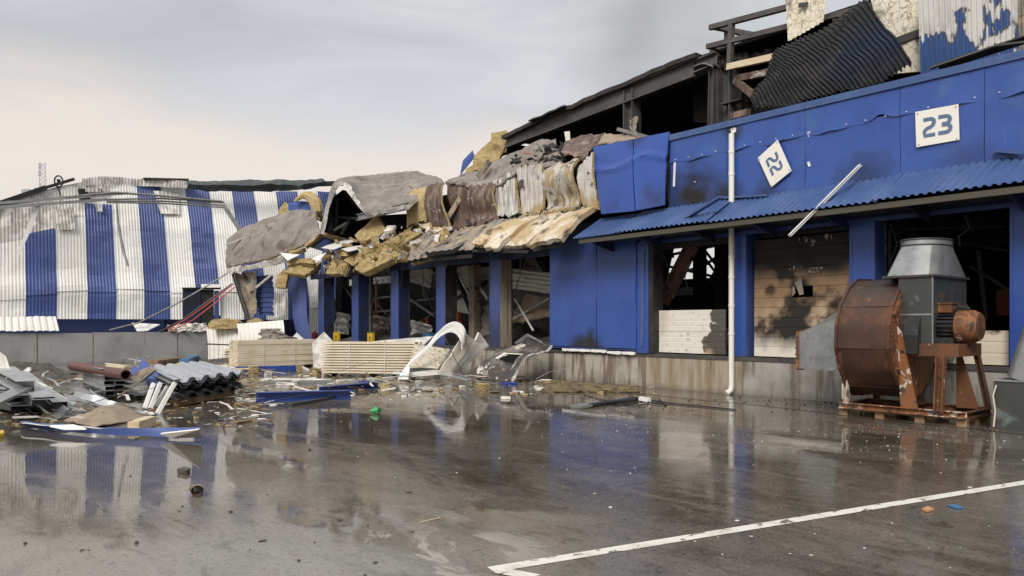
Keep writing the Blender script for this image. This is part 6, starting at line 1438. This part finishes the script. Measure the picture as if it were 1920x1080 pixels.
for i, (px, py, w, h, mt, lab) in enumerate(((721,730,.24,.16,'wool','wool block beside the end of the second blue beam'), (905,731,.40,.16,'wool','yellow wool block before the burnt leaning door'), (475,698,.35,.22,'wool','wool block on the blue beam by the planks'),
        (452,700,.25,.14,'wool','small wool block at the left end of the blue beam by the planks'), (562,697,.25,.22,'wool','wool block at the right end of the blue beam by the planks'), (594,704,.28,.24,'wool','wool block at the near corner of the white battens'),
        (710,712,.2,.10,'wool','small wool block before the stack of white battens'), (503,704,.3,.12,'foam','pale foam lump before the tall plank stack'), (757,745,.12,.04,'foam','foam lump lying on the open wet yard'),
        (866,727,.16,.06,'foam','foam lump with red mark before the white cabin shell'), (786,719,.25,.08,'foam','foam lump before the foot of the white cabin shell'), (948,748,.22,.05,'foam','white foam piece on the wet yard before the burnt door'),
        (955,721,.45,.06,'blue_beam','dark blue flat piece beside the yellow wool block'))):
    c = P(px, py, z=0); mb = MB(); rr = random.Random(i)
    pts = [c + Vector((math.cos(t)*w*.7*rr.uniform(.75,1.1), math.sin(t)*w*.5*rr.uniform(.75,1.1), .004)) for t in (.5,1.2,2.4,3.5,4.4,5.5)]
    mb.prism(pts, (rr.uniform(-.03,.03), rr.uniform(-.03,.03), h))
    single('wool_block' if mt == 'wool' else 'foam_lump' if mt == 'foam' else 'blue_offcut', mb, M[mt], lab, 'wool block' if mt == 'wool' else 'foam lump' if mt == 'foam' else 'panel piece', GWb if mt == 'wool' else None)
q = [P(1040,716,z=.08), P(1200,727,z=.06), P(1205,735,z=.01), P(1012,735,z=.01)]
single('wool_mat', MB().sheet(lambda u, v: bil(*q)(u, v) + Vector((0,0,.05*nz3((u*14,v*4,0),1)+.05*math.sin(math.pi*v))), 40, 6, .03), mat('wet_wool', (.20,.15,.07), .8, layers=[dict(scale=5, lo=.45, hi=.65, col=(.07,.05,.03))], bump=.03, bscale=12), 'wet ragged wool mat along the foot of the dock wall', 'wool mat')
bs_ = MB().bar(P(1085,763,z=.03), P(1200,746,z=.04), .22, .05); single('black_strip', bs_, M['black'], 'black plastic strip lying on the wet yard before the dock', 'strip')
single('grey_scrap', MB().bar(P(1080,763,z=.03), P(1100,759,z=.05), .34, .05), M['grey_metal'], 'grey scrap at the near end of the black strip', 'scrap')
single('white_connector', MB().bar(P(1200,747,z=.06), P(1218,750,z=.05), .09, .09), M['white'], 'white plug lying at the far end of the black strip', 'plug')
GWi = 'thin cables on the wet yard'
for pts, r_, lab in ((((1095,740),(1140,752),(1190,762),(1214,758),(1216,752)), .012, 'thin cable looping before the black strip'), (((1218,750),(1260,756),(1320,762),(1380,768)), .014, 'thin cable running right from the white plug'), (((1150,760),(1210,754),(1250,760),(1235,748)), .012, 'tangled cable beside the white plug')):
    single('thin_cable', MB().tube([P(x,y,z=.018) for x, y in pts], r_, 5), M['char'], lab, 'cable', GWi, smooth=True)
# elbow pipe in the foreground
el = thing('pipe_elbow', 'short grey clay pipe elbow lying alone on the wet foreground', 'pipe elbow', P(372,920,z=0))
c = P(376,918,z=.055); dx = RGT*.095
ep = [c - dx*1.1 + FWD*.05, c - dx*.5 + FWD*.02, c - dx*.1 - FWD*.03, c + dx*.10 - FWD*.10]
put('pipe_body', MB().tube([p + Vector((0,0,.005)) for p in ep], [.042,.044,.050,.054], 14, False).tube([p + Vector((0,0,.005)) for p in ep], [.034,.036,.042,.046], 14, False), mat('muddy_clay_pipe', (.15,.11,.075), .6), el, smooth=True)
put('pipe_socket', MB().tube([ep[2]+Vector((0,0,.005)), ep[3]+Vector((0,0,.006))], [.056,.060], 14, False), mat('clay_pipe_rim', (.33,.26,.19), .6), el, smooth=True)
single('mud_clod', MB().prism([P(332,886,z=.005),P(345,882,z=.005),P(357,885,z=.005),P(350,890,z=.005)], (.0,0,.045)), M['rubble'], 'dark mud clod on the wet ground behind the pipe elbow', 'mud clod')
single('orange_chip', MB().prism([P(1728,957,z=.005),P(1740,952,z=.005),P(1751,957,z=.005),P(1738,961,z=.005)], (0,0,.018)), mat('orange_shard', (.50,.25,.11), .6), 'flat orange chip lying below the white road line', 'chip')
single('blue_strip', MB().prism([P(1776,949,z=.005),P(1790,948,z=.005),P(1808,953,z=.005),P(1794,955,z=.005)], (0,0,.014)), M['bright_blue'], 'thin light blue strip lying below the white road line', 'strip')
single('green_bottle', MB().tube([P(694,771,z=.05), P(704,769,z=.07), P(714,768,z=.05)], [.02,.07,.03], 8), M['green'], 'bright green plastic piece on the wet yard', 'plastic piece', smooth=True)
single('yellow_piece', MB().prism([P(-8,815,z=.005),P(6,813,z=.005),P(8,819,z=.005),P(-8,822,z=.005)], (0,0,.06)), M['yellow'], 'bright yellow piece on the ground at the left edge', 'plastic piece')
single('small_stick', MB().bar(P(787,979,z=.012), P(826,970,z=.012), .006, .006), M['wood'], 'thin pale stick lying on the wet foreground', 'stick')
# yellow boards and blue sheets behind the sheet stack
for i, (a, b, w, h, mt, lab) in enumerate((((276,671),(352,664),.4,.10,'yellow','flat yellow printed board behind the sheet stack'), ((318,690),(352,678),.15,.06,'yellow','thin yellow strip behind the sheet stack'), ((345,682),(372,672),.4,.2,'bright_blue','light blue crushed sheet behind the sheet stack'),
        ((285,684),(350,676),.5,.18,'pallet_wood','brown boards stacked behind the sheet stack'), ((310,676),(358,669),.2,.16,'galv','grey strip lying above the brown boards'), ((205,688),(240,690),.3,.1,'wood','pale offcuts left of the sheet stack'), ((60,712),(125,706),.8,.12,'galv_dark','grey flat sheet behind the channel bundle'))):
    beam_g(a, b, w, h, mt, lab, 'flat_board', 'board')
for i, (px, py, s) in enumerate(((38,700,1.0),(60,697,.8),(22,705,.9),(90,712,.7),(160,700,.6))):
    c = P(px, py, z=0)
    single('rubble', MB().sheet(lambda u, v: c + Vector(((u-.5)*2.2*s, (v-.5)*2.6*s, max(-.02,.35*s*(1-((2*u-1)**2+(2*v-1)**2))*(1+.8*nz3((u*6,v*6,i),1))))), 16, 16), M['rubble'], 'heap of wet rubble behind the left steel heap', 'rubble')['kind'] = 'stuff'

# ------------------------------------------------------------------ crumbs and litter nobody could count
def scatter(name, n, regions, smin, smax, mt, label, seed, flat=.4):
    r = random.Random(seed); mb = MB()
    tot = sum(w for *_q, w in regions)
    for _ in range(n):
        t = r.uniform(0, tot)
        for (x0, y0, x1, y1, w) in regions:
            t -= w
            if t <= 0: break
        c = P(r.uniform(x0,x1), r.uniform(y0,y1), z=0); s = smin + (smax-smin)*r.random()**3; a0 = r.uniform(0,6.3)
        k = r.choice((3,4,5)); st = r.uniform(.5,1.8)
        pts = []
        for i in range(k):
            t_ = a0 + 6.283*i/k; e = Vector((math.cos(t_)*s*r.uniform(.6,1.1), math.sin(t_)*s*r.uniform(.6,1.1)*st, 0)); pts.append(Vector((c.x,c.y,.003))+e)
        mb.prism(pts, (r.uniform(-.3,.3)*s, r.uniform(-.3,.3)*s, s*flat*r.uniform(.5,1.5)))
    o = single(name, mb, M[mt], label, 'litter'); o['kind'] = 'stuff'
scatter('foam_crumbs', 900, [(0,700,760,800,2),(700,712,1240,775,3),(1000,760,1560,830,1.6),(1400,790,1920,880,1),(1300,820,1920,1070,.25),(600,830,1200,900,.3)], .005, .017, 'foam', 'white foam crumbs strewn over the wet yard', 1, .3)
scatter('foam_chips', 45, [(440,700,1240,750,3),(1000,750,1900,1070,.25)], .02, .05, 'foam', 'larger white foam chips on the wet yard', 6, .15)
scatter('foam_crumbs', 420, [(1580,795,1860,815,3),(1450,815,1700,850,1.2),(1050,800,1300,830,1.2),(1600,990,1830,1060,.15)], .002, .010, 'foam', 'fine white foam crumbs in front of the fan pallet', 11, .3)
scatter('dark_litter', 900, [(0,690,700,800,4),(0,820,900,1080,.6),(700,720,1300,770,2),(1200,740,1600,780,2)], .004, .032, 'rubble', 'dark wet litter strewn over the yard', 2)
scatter('wool_crumbs', 420, [(0,700,520,800,3),(440,690,1240,745,3)], .02, .10, 'wool', 'brown wool crumbs strewn near the piles', 3)
scatter('panel_crumbs', 220, [(0,690,520,800,3),(440,690,1040,745,2)], .03, .16, 'white_panel', 'pale broken panel crumbs near the piles', 4, .15)
scatter('board_crumbs', 260, [(0,690,480,805,3),(440,690,1000,740,2)], .03, .18, 'pallet_wood', 'brown board crumbs near the piles', 5, .2)

def splinters(name, n, regions, l0, l1, w0, w1, mt, label, seed, zmax=.25):
    r = random.Random(seed); mb = MB()
    for _ in range(n):
        x0, y0, x1, y1 = r.choice(regions); c = P(r.uniform(x0,x1), r.uniform(y0,y1), z=0); a = r.uniform(0,6.3); L0 = r.uniform(l0,l1)
        p = Vector((c.x,c.y,.012 + zmax*r.random()**3)); q = p + Vector((math.cos(a)*L0, math.sin(a)*L0, r.uniform(0,.22)*L0 if p.z < .1 else r.uniform(-.1,.3)*L0))
        m = (p+q)/2 + Vector((r.uniform(-.1,.1)*L0, r.uniform(-.1,.1)*L0, r.uniform(0,.06)*L0)); w = r.uniform(w0,w1); h = w*r.uniform(.15,.5)
        mb.bar(p, m, w, h).bar(m, q, w*.8, h)
    o = single(name, mb, M[mt], label, 'litter'); o['kind'] = 'stuff'
RL = [(0,700,130,790),(100,720,330,800),(230,670,330,700),(420,735,520,790)]; RC = [(440,692,760,735),(480,700,720,745),(700,705,1010,732),(390,680,470,705)]
splinters('wood_splinters', 110, RL+RC, .15, .7, .02, .06, 'pallet_wood', 'brown splintered boards tangled round the piles', 21)
splinters('metal_strips', 90, RL+RC, .3, 1.2, .02, .09, 'steel_profile', 'thin bent steel strips tangled round the piles', 22)
splinters('pale_strips', 70, RL+RC, .2, .9, .02, .08, 'white_panel', 'pale broken trim splinters tangled round the piles', 23)
splinters('dark_wires', 50, RL+RC, .4, 1.4, .012, .02, 'char', 'dark wires tangled round the piles', 24, .35)
splinters('charred_splinters', 70, [(880,712,1060,728),(1000,722,1230,745),(1200,735,1560,772)], .1, .5, .01, .04, 'char', 'charred splinters along the foot of the dock', 25, .1)
# torn bits lying on the collapsed canopy
def canopy_bits(name, n, poly, yr, smin, smax, mt, label, seed):
    r = random.Random(seed); mb = MB()
    for _ in range(n):
        t = r.random(); i = min(int(t*(len(poly)-1)), len(poly)-2); f = t*(len(poly)-1) - i
        (xa_, ya_, yb_), (xb_, yc_, yd_) = poly[i], poly[i+1]
        px = xa_+(xb_-xa_)*f; v = r.random(); py = (ya_+(yc_-ya_)*f)*(1-v) + (yb_+(yd_-yb_)*f)*v
        c = P(px, py, y=yr[0]*(1-v)+yr[1]*v); s = smin+(smax-smin)*r.random()**2
        e = [Vector((r.uniform(-1,1), r.uniform(-1,1), r.uniform(-.7,.7))).normalized()*s*r.uniform(.5,1.2) for _k in range(4)]
        mb.prism([c+e[0], c+e[1]*.8, c-e[0]*.9, c-e[1]], Vector((r.uniform(-.3,.3), -.4, r.uniform(.2,.8)))*s*r.uniform(.2,.7))
    o = single(name, mb, M[mt], label, 'litter'); o['kind'] = 'stuff'
LINE = [(612,470,505),(650,455,492),(700,430,492),(750,425,478),(800,415,470),(845,430,440)]
canopy_bits('wool_tufts', 75, LINE, (-.35,-1.4), .06, .34, 'wool', 'torn wool tufts strewn over the collapsed canopy', 31)
canopy_bits('metal_shreds', 60, LINE, (-.4,-1.5), .05, .3, 'grey_peel', 'torn pale metal shreds on the collapsed canopy', 32)
canopy_bits('charred_shreds', 90, [(770,425,432),(850,425,445),(935,408,420),(1020,400,410),(1090,392,398)], (-.2,-.35), .05, .22, 'char', 'charred shreds between the burnt fascia and the canopy slabs', 33)
canopy_bits('wool_tufts', 60, [(855,436,470),(935,415,470),(1000,410,460),(1060,400,445)], (-.15,-1.3), .03, .14, 'wool_burnt', 'small tufts of burnt wool on the bared canopy slabs', 34)
canopy_bits('charred_shreds', 40, [(960,295,320),(1010,275,312),(1060,270,300)], (1.2,.2), .05, .2, 'char', 'charred shreds over the draped membrane', 35)
# smoke drifting from the hall
def smoke():
    m, N, L = new_mat('drifting_smoke'); out = N.new('ShaderNodeOutputMaterial'); v = N.new('ShaderNodeVolumePrincipled')
    v.inputs['Color'].default_value = (.42,.40,.38,1)
    tc = N.new('ShaderNodeTexCoord'); t = N.new('ShaderNodeTexNoise'); t.inputs['Scale'].default_value = 1.3; t.inputs['Detail'].default_value = 3; L.new(tc.outputs['Object'], t.inputs['Vector'])
    g = N.new('ShaderNodeVectorMath'); g.operation = 'LENGTH'; L.new(tc.outputs['Object'], g.inputs[0])
    mr = N.new('ShaderNodeMapRange'); mr.inputs['From Min'].default_value = 1.0; mr.inputs['From Max'].default_value = .0; L.new(g.outputs['Value'], mr.inputs['Value'])
    m2 = N.new('ShaderNodeMapRange'); m2.inputs['From Min'].default_value = .35; m2.inputs['From Max'].default_value = .7; m2.inputs['To Max'].default_value = .16; L.new(t.outputs['Fac'], m2.inputs['Value'])
    mu = N.new('ShaderNodeMath'); mu.operation = 'MULTIPLY'; L.new(mr.outputs[0], mu.inputs[0]); L.new(m2.outputs[0], mu.inputs[1]); L.new(mu.outputs[0], v.inputs['Density'])
    L.new(v.outputs[0], out.inputs['Volume'])
    bm = bmesh.new(); bmesh.ops.create_icosphere(bm, subdivisions=3, radius=1); me = bpy.data.meshes.new('smoke'); bm.to_mesh(me); bm.free(); me.materials.append(m)
    o = bpy.data.objects.new('smoke', me); COL.objects.link(o); o.location = P(1235, 10, d=36); o.scale = (6.5, 5, 8.0)
    tagit(o, 'faint grey smoke rising above the burnt hall roof', 'smoke'); o['kind'] = 'stuff'
smoke()

for i, (q, yy, mt) in enumerate(((((768,500),(812,505),(806,540),(770,528)), 3.2, 'white_panel'), (((700,590),(734,598),(730,628),(698,622)), 2.4, 'ash_panel'), (((858,500),(884,498),(880,540),(862,536)), 3.5, 'white_panel'), (((772,600),(812,610),(810,636),(770,632)), 1.8, 'grey_peel'), (((632,585),(656,590),(654,628),(630,624)), 2.2, 'grey_peel'))):
    c4 = [P(*p, y=yy + .3*(j > 1)) for j, p in enumerate(q)]
    put('crumpled_sheet', MB().sheet(crumple(c4, 0, 0, .16, 1.3, i*2.7, 3), 14, 12, .02), M[mt], dock, smooth=True, sharp=25)
for a, b, y0, y1, w, mt in (((700,560),(734,556),3.5,3.5,.10,'grey_metal'), ((700,585),(734,582),3.5,3.5,.10,'grey_metal'), ((770,565),(815,560),4.5,4.5,.1,'grey_metal'), ((706,530),(706,630),3.5,3.5,.10,'orange'), ((862,520),(905,600),2.0,2.0,.06,'white_panel'), ((1228,520),(1300,505),5,5,.10,'grey_metal'), ((1262,560),(1300,480),6,6,.07,'galv'), ((960,600),(1030,560),1.2,1.4,.07,'galv'), ((965,560),(1000,620),1.0,1.0,.05,'white_panel')):
    beam_px('fallen_brace', a, b, y0, y1, w, w, mt)
for i, (pts, w, mt, lab) in enumerate(((((0,716),(40,722),(88,742),(128,764)), .28, 'sheet_silver', 'upper long silver sheet strip bent over the left steel heap'), (((0,742),(36,744),(74,756),(110,778)), .34, 'steel_profile', 'lower long silver sheet strip bent over the left steel heap'), (((130,742),(170,752),(206,764),(246,770)), .22, 'sheet_silver', 'pale bent sheet strip before the channel bundle'))):
    c4 = [P(x, y, z=.42-.11*j) for j, (x, y) in enumerate(pts)]
    sd = Vector((.2,.95,.12)).normalized()*w
    single('bent_sheet', MB().sheet(lambda u, v: smooth_at(c4, u) + sd*(v-.5) + Vector((0,0,.07*math.cos(v*6.28) + .04*nz3((u*4,v,i),1))), 18, 8, .01), M[mt], lab, 'metal sheet', 'bent sheets on the left heap', smooth=True, sharp=30)

def strands(name, n, poly, yr, l0, l1, w, mt, label, seed):
    r = random.Random(seed); mb = MB()
    for _ in range(n):
        i = r.randrange(len(poly)-1); f = r.random(); (xa_, ya_), (xb_, yb_) = poly[i], poly[i+1]
        p = P(xa_+(xb_-xa_)*f, ya_+(yb_-ya_)*f + r.uniform(-6,3), y=r.uniform(*yr)); L0 = r.uniform(l0,l1)
        m = p + Vector((r.uniform(-.25,.25)*L0, -.12*L0, -.45*L0)); q = m + Vector((r.uniform(-.3,.3)*L0, r.uniform(-.1,.1)*L0, -.5*L0)); ww = w*r.uniform(.4,1.3)
        mb.bar(p, m, ww, ww*.35, (0,1,0)).bar(m, q, ww*.7, ww*.3, (0,1,0))
    o = single(name, mb, M[mt], label, 'litter'); o['kind'] = 'stuff'
EDGE = [(520,530),(545,512),(612,508),(650,498),(690,508),(748,480),(800,484),(850,474),(935,470),(1000,464)]
strands('wool_strands', 40, EDGE[:6], (-1.3,-.8), .08, .26, .05, 'wool', 'frayed wool strands hanging from the canopy edge', 41)
strands('metal_strands', 22, EDGE, (-1.3,-.8), .15, .6, .035, 'galv_dark', 'torn metal ribbons hanging from the canopy edge', 42)
strands('hanging_wires', 26, EDGE[2:], (-1.0,-.3), .4, 1.3, .014, 'char', 'thin wires hanging under the canopy edge', 43)
